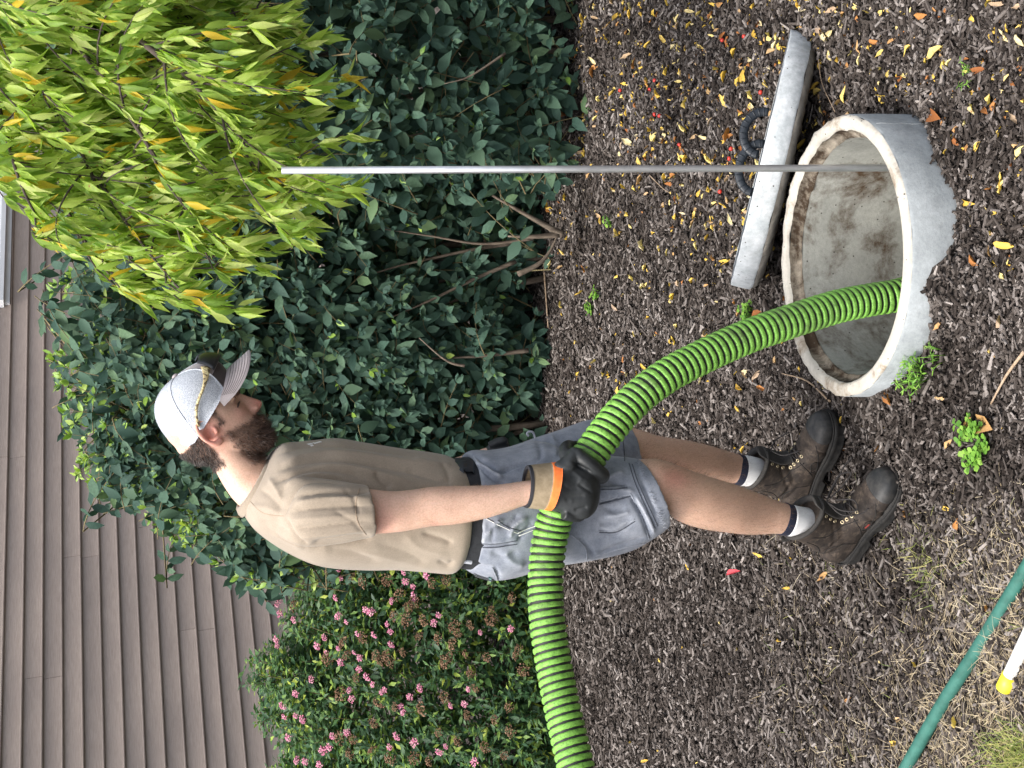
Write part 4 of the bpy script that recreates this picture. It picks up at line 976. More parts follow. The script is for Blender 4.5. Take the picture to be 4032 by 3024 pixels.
    mg = MB(); mg.tube([B(.163+(x_-.163)*1.012, y_*1.03, .0385) for x_, y_ in out+out[:1]], .0022, 6, False); mg.obj('welt', m_bseam, bt)
    # padded collar and tongue
    cl = [B(.142+.057*math.cos(t), .0465*math.sin(t), .213-.42*.057*math.cos(t)) for t in np.linspace(0, 2*math.pi, 33)]
    cm = MB(); cm.tube(cl, [(.009, .0065)]*33, 10, False); cm.obj('collar_pad', m_pad, bt)
    tg = MB(); loft(tg, [[*B(.180, 0, .112), *(X_*.006+Z_*.003), *(Y_*.024), 2], [*B(.176, 0, .140), *(X_*.007), *(Y_*.027), 2], [*B(.188, 0, .172), *(X_*.006), *(Y_*.029), 2], [*B(.201, 0, .202), *(X_*.005), *(Y_*.024), 2], [*B(.205, 0, .214), *(X_*.004), *(Y_*.016), 2]], 5, 20)
    tg.obj('tongue', m_pad, bt)
    # panels, counter and side patch seams on both sides
    sme = MB()
    for sd_ in (-1, 1):
        for pts in ([(.255, 0, .075), (.215, 0, .060), (.17, 0, .045)], [(.185, 0, .098), (.165, 0, .075), (.135, 0, .050)], [(.10, 0, .045), (.095, 0, .085), (.065, 0, .115), (.015, 0, .100)], [(.09, 0, .190), (.075, 0, .150), (.04, 0, .120), (.01, 0, .112)],
                    [(.115, 0, .19), (.120, 0, .15), (.150, 0, .115), (.19, 0, .090)], [(.155, 0, .062), (.190, 0, .072), (.195, 0, .056), (.160, 0, .046), (.155, 0, .062)]):
            q = [onto(x_, 0, z_, (0, -sd_, 0)) for x_, _, z_ in [tuple(v) for v in spline(pts, 6)]]
            sme.tube([p+nn*.0003 for p, nn in q], .0011, 6)
    sme.obj('seam', m_bseam, bt, kind='stuff')
    if side:
        rp = MB(); p, nn = onto(.176, 0, .060, (0, -side, 0)); t_ = X_; u_ = nn.cross(t_).normalized(); t_ = u_.cross(nn)
        rp.add([p+t_*a_+u_*c_+nn*.0012 for a_, c_ in ((-.010, -.003), (.009, -.004), (.011, .002), (-.007, .003))], [(0, 1, 2, 3)]); rp.obj('red_tab', M('red_tab', (.35, .05, .04), .8), bt, False)
    # eyelets and laces
    rows = [(.212, .092), (.199, .102), (.187, .112), (.178, .124), (.176, .140), (.181, .158), (.189, .177)]
    eye = {}
    for i, (x_, z_) in enumerate(rows):
        for sd_ in (-1, 1):
            p, nn = onto(x_-.012, sd_*.024, z_, (-.55, -sd_*.25, -.8) if i < 4 else (-.8, -sd_*.5, -.1))
            eye[i, sd_] = (p, nn); em = MB(); u_ = nn.orthogonal().normalized(); w_ = nn.cross(u_)
            em.tube([p+nn*.0012+(u_*math.cos(t)+w_*math.sin(t))*.0038 for t in np.linspace(0, 2*math.pi, 15)], .0013, 6, False); em.obj('eyelet', m_brass, bt)
    lm = MB()
    for i in range(len(rows)-1):
        for sd_ in (-1, 1):
            a_, b_ = eye[i, sd_][0], eye[i+1, -sd_][0]; mid = (a_+b_)/2+(X_*.7+Z_*.7)*.010
            lm.tube([Vector(v) for v in spline([tuple(a_), tuple(mid), tuple(b_)], 6)], .0019, 7)
    top = B(.206, 0, .178)
    for pts in lace_out: lm.tube([Vector(v) for v in spline([tuple(top)]+[tuple(B(*q)) for q in pts], 7)], .0020, 7)
    lm.obj('laces', m_lace, bt, kind='stuff')
    pl = MB(); pl.tube([B(.076, 0, .210), B(.062, 0, .215), B(.056, 0, .228), B(.068, 0, .239), B(.080, 0, .238)], [(.002, .007)]*5, 8); pl.obj('pull_loop', m_pad, bt)
    return bt
h1 = atz(3340, 2204, .068); t1 = atz(3574, 1890, .0)
boot('boot', h1, math.atan2(t1.y-h1.y, t1.x-h1.x), math.radians(11), -1, [[(.215, -.035, .155), (.235, -.05, .125), (.24, -.02, .125), (.215, .0, .155)], [(.22, .03, .16), (.25, .055, .14), (.265, .05, .115), (.235, .03, .135), (.21, .01, .165)], [(.22, .05, .14), (.25, .085, .115), (.275, .10, .095)], [(.205, -.04, .15), (.225, -.052, .11), (.245, -.05, .095)]])
h2 = atz(3195, 1975, .035); t2 = atz(3316, 1622, .040)
boot('boot', h2, math.atan2(t2.y-h2.y, t2.x-h2.x), math.radians(0), 0, [[(.215, -.03, .155), (.24, -.04, .115)], [(.215, .03, .155), (.24, .035, .12)]])
print('BOOT LEN', (t1-h1).length, (t2-h2).length, h1, t1, h2, t2)

# ---- cap
m_capf = cloth('cap_front', (.32, .285, .285), (.39, .35, .355), weave=1500, sc=25, wb=.4); m_capdk = cloth('cap_dark', (.045, .036, .034), (.07, .058, .055), weave=1500)
mt, nt, N, L, b = newmat('cap_mesh'); vec = coords(nt)
v = N.new('ShaderNodeTexVoronoi'); v.inputs['Scale'].default_value = 420; L.new(vec, v.inputs['Vector'])
r = ramp(nt, [(.25, (.27, .30, .35)), (.6, (.48, .51, .55))]); L.new(v.outputs['Distance'], r.inputs[0]); L.new(r.outputs[0], b.inputs['Base Color']); b.inputs['Roughness'].default_value = .8
bump(nt, v.outputs['Distance'], .5, .001, b); m_mesh = mt
cap = empty('cap', tuple(HO)); cap.parent = man; cap.matrix_parent_inverse = man.matrix_basis.inverted()
zb = lambda x_: float(np.interp(x_, [-.092, -.075, -.05, -.01, .052, .08, .112], [.022, .006, .003, .019, .042, .058, .080]))
def cap_pt(th_, t, off=0.0):
    c_, s_ = math.cos(th_), math.sin(th_)
    bx, by = .010+.101*c_, .0800*s_; z0 = zb(bx); zt = .143
    e = t*math.pi/2; k_ = max(0, math.cos(e))**.72 if t < .999 else 0
    x_ = .012+(bx-.012)*k_*(1+.05*math.sin(2*e)); y_ = by*k_*(1+.04*math.sin(2*e)); z_ = z0+(zt-z0)*math.sin(e)**.80
    x_ -= .030*math.sin(2*e)*.25*(1 if c_ < 0 else -.35)*0
    n_ = Vector((x_-.005, y_*1.3, (z_-.05)*1.1)).normalized()
    return hd(*(Vector((x_, y_, z_))+n_*off))
def cap_panel(a0, a1, t0, t1, name, mat, off=0., na_=24, nt_=18, th_=.0016):
    V2, F2 = [], []
    for lay, of in ((0, off), (1, off-th_)):
        for i in range(nt_+1):
            for k in range(na_+1): V2.append(cap_pt(a0+(a1-a0)*k/na_, t0+(t1-t0)*i/nt_, of))
    W_ = na_+1; Nn_ = W_*(nt_+1)
    for lay in (0, 1):
        for i in range(nt_):
            for k in range(na_):
                q = (lay*Nn_+i*W_+k, lay*Nn_+i*W_+k+1, lay*Nn_+(i+1)*W_+k+1, lay*Nn_+(i+1)*W_+k); F2.append(q)
    for i in range(nt_):
        for k in (0, na_): F2.append((i*W_+k, (i+1)*W_+k, Nn_+(i+1)*W_+k, Nn_+i*W_+k))
    for k in range(na_): F2.append((k, k+1, Nn_+k+1, Nn_+k)); 
    return part(name, V2, F2, mat, cap)
fa = math.radians(47)
cap_panel(-fa, 0, .0, 1, 'front_panel', m_capf); cap_panel(0, fa, .0, 1, 'front_panel', m_capf)
for a0, a1 in ((fa, math.radians(115)), (math.radians(115), math.pi), (math.pi, 2*math.pi-math.radians(115)), (2*math.pi-math.radians(115), 2*math.pi-fa)):
    cap_panel(a0, a1, 0, 1, 'mesh_panel', m_mesh)
cap_panel(-fa, fa, 0, .26, 'lower_front_band', m_capdk, .0012, 30, 5)
cap_panel(fa, math.radians(150), 0, .17, 'sweatband', m_mesh, .0012, 20, 4); cap_panel(-math.radians(150), -fa, 0, .17, 'sweatband', m_mesh, .0012, 20, 4)
pip = MB()
for a_ in (fa, math.radians(115), math.pi, -fa, -math.radians(115), 0): pip.tube([cap_pt(a_, t, .0006) for t in np.linspace(0, .985, 24)], .0011, 6)
pip.obj('seam', m_mesh, cap)
bt_ = MB(); bt_.tube([hd(.012, 0, .1435), hd(.012, 0, .147), hd(.012, 0, .1495)], [.008, .008, .004], 16); bt_.obj('button', m_capf, cap)
# brim: curved peak
V2, F2 = [], []; na_, nr_ = 28, 12
def brim_pt(u, w_, dz):          # u -1..1 across, w_ 0..1 outward
    th_ = u*math.radians(64); bx, by = .010+.101*math.cos(th_), .0800*math.sin(th_)
    ext = .072*max(0, 1-abs(u)**3.2)**.55
    x_ = bx+ext*w_; y_ = by*(1+.05*w_)
    z_ = zb(bx)+.002 + .004*(1-u*u)*w_ - .030*(y_/.08)**2*(w_*(1-.35*abs(u)))
    return hd(x_, y_, z_+dz)
for lay, dz in ((0, .0022), (1, -.0010)):
    for i in range(nr_+1):
        for k in range(na_+1): V2.append(brim_pt(-1+2*k/na_, i/nr_, dz))
W_ = na_+1; Nn_ = W_*(nr_+1)
for lay in (0, 1):
    for i in range(nr_):
        for k in range(na_): F2.append((lay*Nn_+i*W_+k, lay*Nn_+i*W_+k+1, lay*Nn_+(i+1)*W_+k+1, lay*Nn_+(i+1)*W_+k))
for k in range(na_): F2.append((nr_*W_+k, nr_*W_+k+1, Nn_+nr_*W_+k+1, Nn_+nr_*W_+k))
part('brim', V2, F2, m_capf, cap)
bs = MB()
for w_ in (.2, .32, .44, .56, .68, .80, .92): bs.tube([brim_pt(u, w_, .0026) for u in np.linspace(-.93, .93, 33)], .0005, 4)
bs.obj('brim_stitching', m_capdk, cap)
# ---- sunglasses pushed up on the cap: a thing of its own
sg = empty('sunglasses', tuple(hd(.1, 0, .11)), label='sunglasses with camouflage arms pushed up on the cap', cat='sunglasses')
mt, nt, N, L, b = newmat('camouflage'); vec = coords(nt); n = noise(nt, 60, 2, .5, vec, 1.0)
r = ramp(nt, [(.0, (.10, .075, .045)), (.42, (.42, .34, .17)), (.52, (.62, .56, .30)), (.62, (.30, .22, .12))], 'CONSTANT'); L.new(n.outputs[0], r.inputs[0]); L.new(r.outputs[0], b.inputs['Base Color']); b.inputs['Roughness'].default_value = .4; m_camo = mt
m_lens = M('dark_lens', (.006, .007, .009), .38); 
for s in (-1, 1):
    tp = [cap_pt(s*math.radians(a_), t, .007) for a_, t in [(42, .44), (50, .38), (60, .31), (72, .25), (86, .20), (98, .13), (106, .04)]]
    tp = [Vector(v) for v in spline([tuple(v) for v in tp], 5)]; nn_ = len(tp)
    am = MB(); am.tube(tp, [(.0020, .0035+.0085*max(0, 1-i/(nn_*.45)))for i in range(nn_)], 10); am.obj('arm', m_camo, sg)
    lm = MB(); V2, F2 = [], []; nu, nv = 10, 6
    for lay, of in ((0, .019), (1, .014)):
        for j in range(nv+1):
            for i in range(nu+1):
                a_ = s*math.radians(4+41*i/nu); t = .26+.40*j/nv*(1-.3*abs(i/nu-.45)); V2.append(cap_pt(a_, t, of))
    W_ = nu+1; NN = W_*(nv+1)
    for lay in (0, 1):
        for j in range(nv):
            for i in range(nu): F2.append((lay*NN+j*W_+i, lay*NN+j*W_+i+1, lay*NN+(j+1)*W_+i+1, lay*NN+(j+1)*W_+i))
    ring_ = [j*W_ for j in range(nv+1)]+[nv*W_+i for i in range(1, nu+1)]+[j*W_+nu for j in range(nv-1, -1, -1)]+[i for i in range(nu-1, 0, -1)]
    for q in range(len(ring_)): a_, b_ = ring_[q], ring_[(q+1) % len(ring_)]; F2.append((a_, b_, NN+b_, NN+a_))
    part('lens', V2, F2, m_lens, sg)
br = MB(); br.tube([cap_pt(math.radians(a_), .50, .012) for a_ in (-36, -20, -7, 0, 7, 20, 36)], .0028, 8); br.obj('frame', m_blackp, sg)
# ------------------------------------------------------------------ leaves and shrubs
def leaf_shape(W=.25, fold=.25, curl=.15, peak=.42, point=1.0, wave=0.0):
    "one leaf along +x, length 1, 11 points and 12 triangles"
    ts = [.22, .5, .78]
    def w(t): return W*(math.sin(math.pi*t**(math.log(.5)/math.log(peak)))**.85)*(1 if t < .6 else point)
    cz = lambda t: -curl*t*t*1.0
    v = [(0, 0, 0), (1, 0, cz(1))]
    v += [(t, 0, cz(t)) for t in ts]
    v += [(t, w(t), cz(t)+fold*w(t)+wave*math.sin(9*t)) for t in ts] + [(t, -w(t), cz(t)+fold*w(t)-wave*math.sin(9*t)) for t in ts]
    f = []
    for s in (5, 8):
        q = [(0, 2, s), (2, 3, s), (3, s+1, s), (3, 4, s+1), (4, s+2, s+1), (4, 1, s+2)]
        f += q if s == 8 else [t[::-1] for t in q]
    return np.array(v, float), np.array(f, int)
def leaf_lite(W=.25, fold=.25, curl=.15, ts=(.30, .68), ws=(.86, .84)):
    "a plainer leaf for the mass: 8 points and 8 triangles"
    cz = lambda t: -curl*t*t
    v = [(0, 0, 0), (1, 0, cz(1))]+[(t, 0, cz(t)) for t in ts]
    v += [(t, W*w, cz(t)+fold*W*w) for t, w in zip(ts, ws)]+[(t, -W*w, cz(t)+fold*W*w) for t, w in zip(ts, ws)]
    f = []
    for s in (4, 6):
        q = [(0, 2, s), (2, 3, s), (3, s+1, s), (3, 1, s+1)]; f += q if s == 6 else [t[::-1] for t in q]
    return np.array(v, float), np.array(f, int)
def leaf_tiny(W=.2, fold=.3, curl=.15):
    return np.array([(0, 0, 0), (.45, W, fold*W-.2*curl), (1, 0, -curl), (.45, -W, fold*W-.2*curl), (.5, 0, -.25*curl)], float), np.array([(0, 4, 1), (4, 2, 1), (0, 3, 4), (4, 3, 2)], int)
def nrm(a): return a/np.maximum(np.linalg.norm(a, axis=-1, keepdims=True), 1e-9)
class Leaves:
    def __init__(s): s.p, s.a, s.n, s.s = [], [], [], []
    def add(s, p, a, n, sz): s.p.append(tuple(p)); s.a.append(tuple(a)); s.n.append(tuple(n)); s.s.append(sz)
    def arrays(s):
        p, a, n, sz = (np.array(q, float) for q in (s.p, s.a, s.n, s.s))
        a = nrm(a); n = nrm(n-a*np.sum(a*n, 1, keepdims=True)); y = np.cross(n, a)
        R_ = np.stack([a, y, n], 2)*sz[:, None, None]; return p, R_
def emit(lv, shapes, mat, parent, single='leaf', mass='foliage', N=300, cell=26, lite=None):
    "the leaves that show largest become parts of their own, the rest one mass"
    if not lv.p: return
    p, R_ = lv.arrays(); ctr = p+R_[:, :, 0]*.5
    ox, oy, Z = proj_np(ctr)
    inv = (ox > -30) & (ox < 4060) & (oy > -30) & (oy < 3050)
    key = (np.floor(ox/cell).astype(int)*1000+np.floor(oy/cell).astype(int)); order = np.argsort(Z); seen = set(); vis = []
    for i in order:
        if not inv[i]: continue
        if key[i] in seen: continue
        seen.add(key[i]); vis.append(i)
    facing = np.abs(np.einsum('ij,ij->i', nrm(R_[:, :, 2]), nrm(ctr-Cc))); area = np.linalg.norm(R_[:, :, 0], axis=1)*(.3+facing)/Z
    vis = sorted(vis, key=lambda i: -area[i])[:N]; vs_ = set(vis)
    var = rng.integers(0, len(shapes), len(p))
    mes = [np_mesh(single, v, f, mat, True) for v, f in shapes]
    for i in vis:
        o = bpy.data.objects.new(single, mes[var[i]]); COL.objects.link(o)
        M4 = Matrix.Identity(4)
        for r_ in range(3):
            for c_ in range(3): M4[r_][c_] = R_[i, r_, c_]
            M4[r_][3] = p[i, r_]
        o.parent = parent; o.matrix_parent_inverse = parent.matrix_basis.inverted(); o.matrix_basis = M4
    V2, F2, b0 = [], [], 0
    rest = np.array([i for i in range(len(p)) if i not in vs_])
    for k, (v, f) in enumerate(lite or shapes):
        ids = rest[(var[rest] % len(lite or shapes)) == k]
        if not len(ids): continue
        vv_ = np.einsum('nij,kj->nki', R_[ids], v)+p[ids][:, None, :]
        V2.append(vv_.reshape(-1, 3)); F2.append((f[None]+len(v)*np.arange(len(ids))[:, None, None]).reshape(-1, 3)+b0); b0 += len(ids)*len(v)
    if V2: link(mass, np_mesh(mass, np.concatenate(V2), np.concatenate(F2), mat, True), parent, kind='stuff')
def bez(a, b_, c, n): 
    t = np.linspace(0, 1, n)[:, None]; a, b_, c = (np.array(q, float) for q in (a, b_, c)); return (1-t)**2*a+2*t*(1-t)*b_+t*t*c
m_bark = M('shrub_bark', (.075, .055, .040), .85, (.17, .135, .10), 60, .4, 150, .002, stretch=(1, 1, .3)); m_twig = M('green_twig', (.10, .085, .035), .8, (.17, .13, .06), 50)
m_privet = leafmat('dark_leaf', [(0, (.030, .068, .052)), (.35, (.046, .096, .070)), (.7, (.066, .128, .086)), (.93, (.092, .160, .098)), (1, (.14, .23, .10))], .66, .26, .24)
m_newleaf = leafmat('new_leaf', [(0, (.16, .30, .05)), (.6, (.27, .43, .07)), (1, (.42, .55, .13))], .45, .35, .4)
sh_priv_l = [leaf_lite(.27, .22, .16), leaf_lite(.25, .35, .28), leaf_lite(.29, .12, .08), leaf_lite(.24, .45, .40)]
sh_priv = [leaf_shape(.27, .22, .16, .42, .85), leaf_shape(.25, .35, .28, .45, .8), leaf_shape(.29, .12, .08, .40, .85, .02), leaf_shape(.24, .45, .40, .45, .8, .02)]

_tx = [-1.0, -.90, -.80, -.66, -.35, -.14, .2, .38, .62, .8, 2.6]; _tz = [.95, 1.22, 1.40, 1.62, 2.02, 2.10, 2.12, 2.10, 2.12, 2.15, 2.2]
def crown_top(x): return float(np.interp(x, _tx, _tz))
def shrub(label, base, x0, x1, n_shoot, seed, y_front=6.15, y_back=7.4, upright=70, base_y=None):
    rg = np.random.default_rng(seed); t = empty('leafy_shrub', (base[0], base[1], 0), label=label, cat='shrub', group='tall dark green shrubs in front of the house')
    lv, nl = Leaves(), Leaves(); tw = MB(); stems = []
    nst = 5
    for k in range(nst):
        bx = base[0]+rg.normal(0, .10); by = base[1]+rg.normal(0, .10); xx = rg.uniform(x0+.05, x1-.05); zt = crown_top(xx)*rg.uniform(.72, .98); yy = rg.uniform(y_front+.35, y_back-.2)
        pth = bez((bx, by, .0), (bx*.6+xx*.4+rg.normal(0, .06), by*.6+yy*.4, zt*.55), (xx, yy, zt), 10); stems.append(pth)
        pth[1:-1] += rg.normal(0, .008, (8, 3))
        v_, f_ = tube([Vector(q) for q in pth], list(np.linspace(.016, .004, 10)*rg.uniform(.7, 1.15)), 7); part('stem', v_, f_, m_bark, t)
    allst = np.concatenate([s[2:] for s in stems])
    for k in range(n_shoot):
        top = k < upright
        x = rg.uniform(x0, x1); zt = crown_top(x)
        if top:
            z = zt*rg.uniform(.90, 1.03); y = rg.uniform(y_front+.25, y_back-.3); ln_ = rg.uniform(.30, .55)
            d = np.array([rg.normal(-.16 if x < -.3 else 0, .22), rg.normal(-.1, .15), 1.0])
        else:
            z = .07+(zt*.97-.07)*rg.random()**1.05; fr_ = rg.random()**2.4
            if x < -.62 and z < 1.2: x = rg.uniform(-.62, x1)
            bulge = .26*math.sin(math.pi*min(1, max(0, .02+.93*z/zt)))**.8
            if -.30 < x < .62 and .10 < z < .62 and fr_ < .45 and rg.random() < .5: continue
            y = y_front+.34-bulge+fr_*(y_back-y_front-.3); ln_ = rg.uniform(.22, .42)
            d = np.array([rg.normal(0, .6), rg.normal(-.75, .35), rg.normal(.05, .45)])
            if x < x0+.15: d[0] -= .5
            if z < .3: d[2] += .3
        d = nrm(d); tip = np.array([x, y, z]); root = tip-d*ln_; ctl = tip-d*ln_*.5+np.array([0, 0, .06*(0 if top else 1)])
        n_ = max(5, int(ln_/.045)); pth = bez(root, ctl, tip, n_)
        j = np.argmin(((allst-root)**2).sum(1))
        if top or k % 3 == 0:
            tw.tube([Vector(allst[j])]+[Vector(q) for q in pth], [.004]+list(np.linspace(.0034, .0012, n_)), 5)
        else: tw.tube([Vector(q) for q in pth], list(np.linspace(.0024, .001, n_)), 4)
        ph = rg.random()*6.28
        for i in range(1, n_):
            tg = nrm(pth[min(i+1, n_-1)]-pth[i-1]); u = nrm(np.cross(tg, np.array([.3, .9, .2]))); w_ = np.cross(tg, u)
            for s in (0, math.pi):
                an = ph+i*math.pi/2*.9+s+rg.normal(0, .3); out = u*math.cos(an)+w_*math.sin(an)
                f_ = i/(n_-1)
                ax = nrm(tg*(.30+.5*f_)+out*np.array([1.0, .55, 1.0])+np.array([0, 0, -.50 if not top else -.05])); sz = (.048+.056*rg.random()**.75)*(1-.30*(f_ > .85))*(.70 if top else 1)
                nn = np.array([rg.normal(0, .35), -.85+rg.normal(0, .3), .62]) 
                if top and f_ > .55 and rg.random() < .65 or (not top and f_ > .9 and rg.random() < .05): nl.add(pth[i], ax, nn, sz*.72)
                else: lv.add(pth[i], ax, nn, sz)
        tg = nrm(pth[-1]-pth[-2])
        for q in range(3):
            a_ = nrm(tg+rg.normal(0, .45, 3)); (nl if (top and rg.random() < .8) or rg.random() < .04 else lv).add(pth[-1], a_, rg.normal(0, .4, 3)+np.array([0, -.3, .9]), rg.uniform(.03, .05))
    tw.obj('twigs', m_twig, t, kind='stuff')
    emit(lv, sh_priv, m_privet, t, lite=sh_priv_l); emit(nl, sh_priv, m_newleaf, t, 'young_leaf', 'young_foliage', 60, lite=sh_priv_l)
    return t
shrub('tall dark green leafy shrub directly behind the man with sprays against the siding', (-.10, 6.95), -.88, .22, 1040, 21, 6.52, 7.6, 165)
shrub('tall dark green leafy shrub between the man and the metal tube', (.62, 6.85), .05, .98, 900, 22, 6.42, 7.5, 40)
shrub('tall dark green leafy shrub under the yellowing branches at the picture edge', (1.42, 6.35), .82, 2.05, 900, 23, 5.80, 7.2, 20)

mid = [o for o in COL.objects if o.name.startswith('leafy_shrub')][1]
for pts, r_, Yb in [([(1400, 1100), (1560, 1050), (1690, 1020), (1850, 985), (2010, 960)], .009, 6.62), ([(1540, 1250), (1700, 1180), (1865, 1100), (2030, 1030)], .010, 6.60), ([(1700, 1412), (1850, 1405), (1960, 1395), (2080, 1380)], .011, 6.66),
                    ([(1650, 1330), (1730, 1400), (1780, 1430), (1830, 1440)], .007, 6.47), ([(1940, 770), (2080, 850), (2170, 900), (2215, 925)], .017, 6.15), ([(2000, 930), (2090, 932), (2200, 925)], .013, 6.15), ([(2195, 925), (2165, 990), (2120, 1040), (2040, 1080)], .012, 6.15), ([(1500, 900), (1700, 930), (1900, 960), (2100, 940)], .008, 6.55), ([(1480, 560), (1700, 520), (1800, 515)], .006, 6.0), ([(1750, 330), (1850, 300), (1990, 210)], .005, 5.62)]:
    q = spline([tuple(at(ox, oy, Yb)) for ox, oy in pts], 6); v_, f_ = tube([Vector(v) for v in q], list(np.linspace(r_*.3, r_, len(q))), 8); part('stem', v_, f_, m_bark, mid)
# ------------------------------------------------------------------ yellowing tree whose branches hang in from the side
m_tree_leaf = leafmat('yellow_green_leaf', [(0, (.17, .31, .05)), (.25, (.30, .46, .07)), (.55, (.45, .60, .11)), (.80, (.57, .69, .18)), (.945, (.67, .74, .27)), (.95, (.70, .56, .06)), (1, (.70, .48, .03))], .5, .55, .4, (.32, .15, .03), (1.1, 1.15, .75))
m_tree_bark = M('tree_bark', (.030, .022, .018), .9, (.075, .055, .045), 50, .5, 120, .003)
sh_tree = [leaf_shape(.115, .6, .22, .45, .75), leaf_shape(.105, 1.1, .45, .45, .75, .03), leaf_shape(.125, .4, .32, .42, .75, .03), leaf_shape(.10, 1.3, -.3, .45, .75, .03), leaf_shape(.095, .9, .65, .4, .75, .04)]
tree = empty('fruit_tree', (2.35, 4.75, 0), label='tree with drooping yellow green leaves hanging in over the shrubs', cat='tree')
rg = np.random.default_rng(31)
trunk = bez((2.35, 4.75, -.05), (2.45, 4.7, 1.1), (2.2, 4.6, 2.1), 9)
v_, f_ = tube([Vector(q) for q in trunk], list(np.linspace(.075, .05, 9)), 12); part('trunk', v_, f_, m_tree_bark, tree)
T0 = trunk[-1]
BR = [([(-350, -200), (-60, 250), (10, 480), (80, 720), (190, 940)], 4.35), ([(-250, -150), (60, 160), (250, 480), (420, 760), (560, 960), (690, 1120)], 4.25), ([(-150, -250), (200, 60), (420, 330), (600, 600), (720, 800), (840, 1060)], 4.2),
      ([(0, -250), (380, 30), (650, 240), (850, 430), (960, 600), (1080, 700)], 4.3), ([(100, -300), (500, -60), (800, 100), (980, 250), (1090, 380)], 4.45), ([(-300, -100), (40, 330), (180, 620), (280, 860), (400, 1040), (470, 1130)], 4.45),
      ([(-100, -150), (300, 200), (520, 450), (650, 720), (760, 940)], 4.5), ([(-100, -300), (500, 100), (780, 350), (960, 560), (1090, 690), (1190, 740)], 4.15), ([(200, -300), (650, -120), (900, 20), (1020, 110)], 4.35), ([(-400, 0), (-150, 350), (-60, 560), (0, 700)], 4.4),
      ([(-200, -100), (150, 300), (330, 620), (430, 850), (520, 1020)], 4.3), ([(50, -200), (450, 150), (700, 420), (850, 650), (900, 850)], 4.4)]
lv = Leaves(); tw = MB()
for pts, Yb in BR:
    P3 = [np.array(at(ox, oy, Yb+rg.normal(0, .10))) for ox, oy in pts]; P3 = [T0+np.array([rg.normal(0, .05), 0, .1])]+P3
    pth = resample(spline(P3, 8), .03); n_ = len(pth)
    v_, f_ = tube([Vector(q) for q in pth], list(np.linspace(.020, .0022, n_)), 8); part('branch', v_, f_, m_tree_bark, tree)
    def leafy(path, i0, step_p, big):
        for i in range(i0, len(path)):
            if rg.random() > step_p: continue
            tg = nrm(path[min(i+1, len(path)-1)]-path[i-1])
            for q in range(7 if rg.random() < .6 else 5):
                ax = nrm(np.array([rg.normal(-.10, .46), rg.normal(-.18, .42), -1.0])+tg*rg.uniform(0, .8)); up = np.array([rg.normal(-.4, .5), -.75+rg.normal(0, .4), .35+rg.normal(0, .3)])
                lv.add(path[i]+rg.normal(0, .006, 3), ax, up, (.034+.066*rg.random()**.8)*big)
    leafy(pth, int(n_*.30), .8, 1.0)
    for i in list(range(int(n_*.25), n_, 2))+list(range(int(n_*.5), n_, 4)):
        ln_ = rg.uniform(.12, .34)*(1 if i < n_*.85 else .6); d = nrm(np.array([rg.normal(-.15, .6), rg.normal(-.05, .7), rg.normal(-.35, .45)])); q = bez(pth[i], pth[i]+d*ln_*.6+np.array([0, 0, .03]), pth[i]+d*ln_+np.array([0, 0, -.08]), max(4, int(ln_/.035)))
        tw.tube([Vector(v) for v in q], list(np.linspace(.0035, .0012, len(q))), 5); leafy(q, 1, .85, 1.0)
tw.obj('twigs', m_tree_bark, tree, kind='stuff')
emit(lv, sh_tree, m_tree_leaf, tree, 'leaf', 'foliage', 300, 40)
print('tree leaves', len(lv.p))

# ------------------------------------------------------------------ pink flowering shrub
spx, spy, spz, srx, sry, srz = -1.55, 7.30, .10, 1.22, .78, 1.19
sp = empty('flowering_shrub', (spx, spy, 0), label='low spirea shrub with pink and faded brown flower heads beside the wall', cat='shrub')
m_spl = leafmat('spirea_leaf', [(0, (.030, .075, .038)), (.45, (.055, .125, .050)), (.78, (.09, .18, .055)), (.92, (.20, .32, .06)), (1, (.42, .50, .08))], .5, .28, .35)
m_pink = leafmat('pink_flower', [(0, (.64, .20, .35)), (.5, (.78, .34, .49)), (1, (.80, .50, .58))], .7, .25, .2); m_brown = leafmat('faded_flower', [(0, (.13, .075, .045)), (.6, (.21, .13, .08)), (1, (.32, .21, .14))], .9, .1, .1)
sh_sp = [leaf_shape(.20, .3, .12, .42, .8), leaf_shape(.18, .5, .3, .45, .8), leaf_shape(.22, .2, .05, .4, .8)]
lv = Leaves(); tw = MB(); rg = np.random.default_rng(41)
def sp_hit(ox, oy):
    d = ray(ox, oy)/np.array([srx, sry, srz]); o_ = (Cc-np.array([spx, spy, spz]))/np.array([srx, sry, srz])
    A, B_, C_ = d@d, 2*d@o_, o_@o_-1; D_ = B_*B_-4*A*C_
    if D_ < 0: return None
    t = (-B_-math.sqrt(D_))/(2*A); return Cc+ray(ox, oy)*t
for k in range(4200):
    while True:
        u = nrm(rg.normal(0, 1, 3)); 
        if u[2] > -.05 and u[1] < .5: break
    rad = 1.04-.34*rg.random()**1.6; tip = np.array([spx, spy, spz])+u*np.array([srx, sry, srz])*rad
    if tip[2] < .06: continue
    tip[2] *= 1+.05*math.sin(tip[0]*9+1)+.03*math.sin(tip[0]*23)
    d = nrm(u*np.array([.6, .8, .5])+np.array([0, 0, .75])+rg.normal(0, .22, 3)); ln_ = rg.uniform(.16, .30); pth = bez(tip-d*ln_, tip-d*ln_*.4, tip, 9)
    if k % 3 == 0: tw.tube([Vector(q) for q in pth], list(np.linspace(.0022, .001, 9)), 4)
    for i in range(2, 9):
        tg = nrm(pth[min(i+1, 8)]-pth[i-1]); out = nrm(np.cross(tg, rg.normal(0, 1, 3)))
        for s in (1, -1): lv.add(pth[i], nrm(tg*.55+out*s+np.array([0, 0, -.15])), np.array([0, -.3, .9])+rg.normal(0, .4, 3), rg.uniform(.030, .058)*(1.15 if i < 6 else .9))
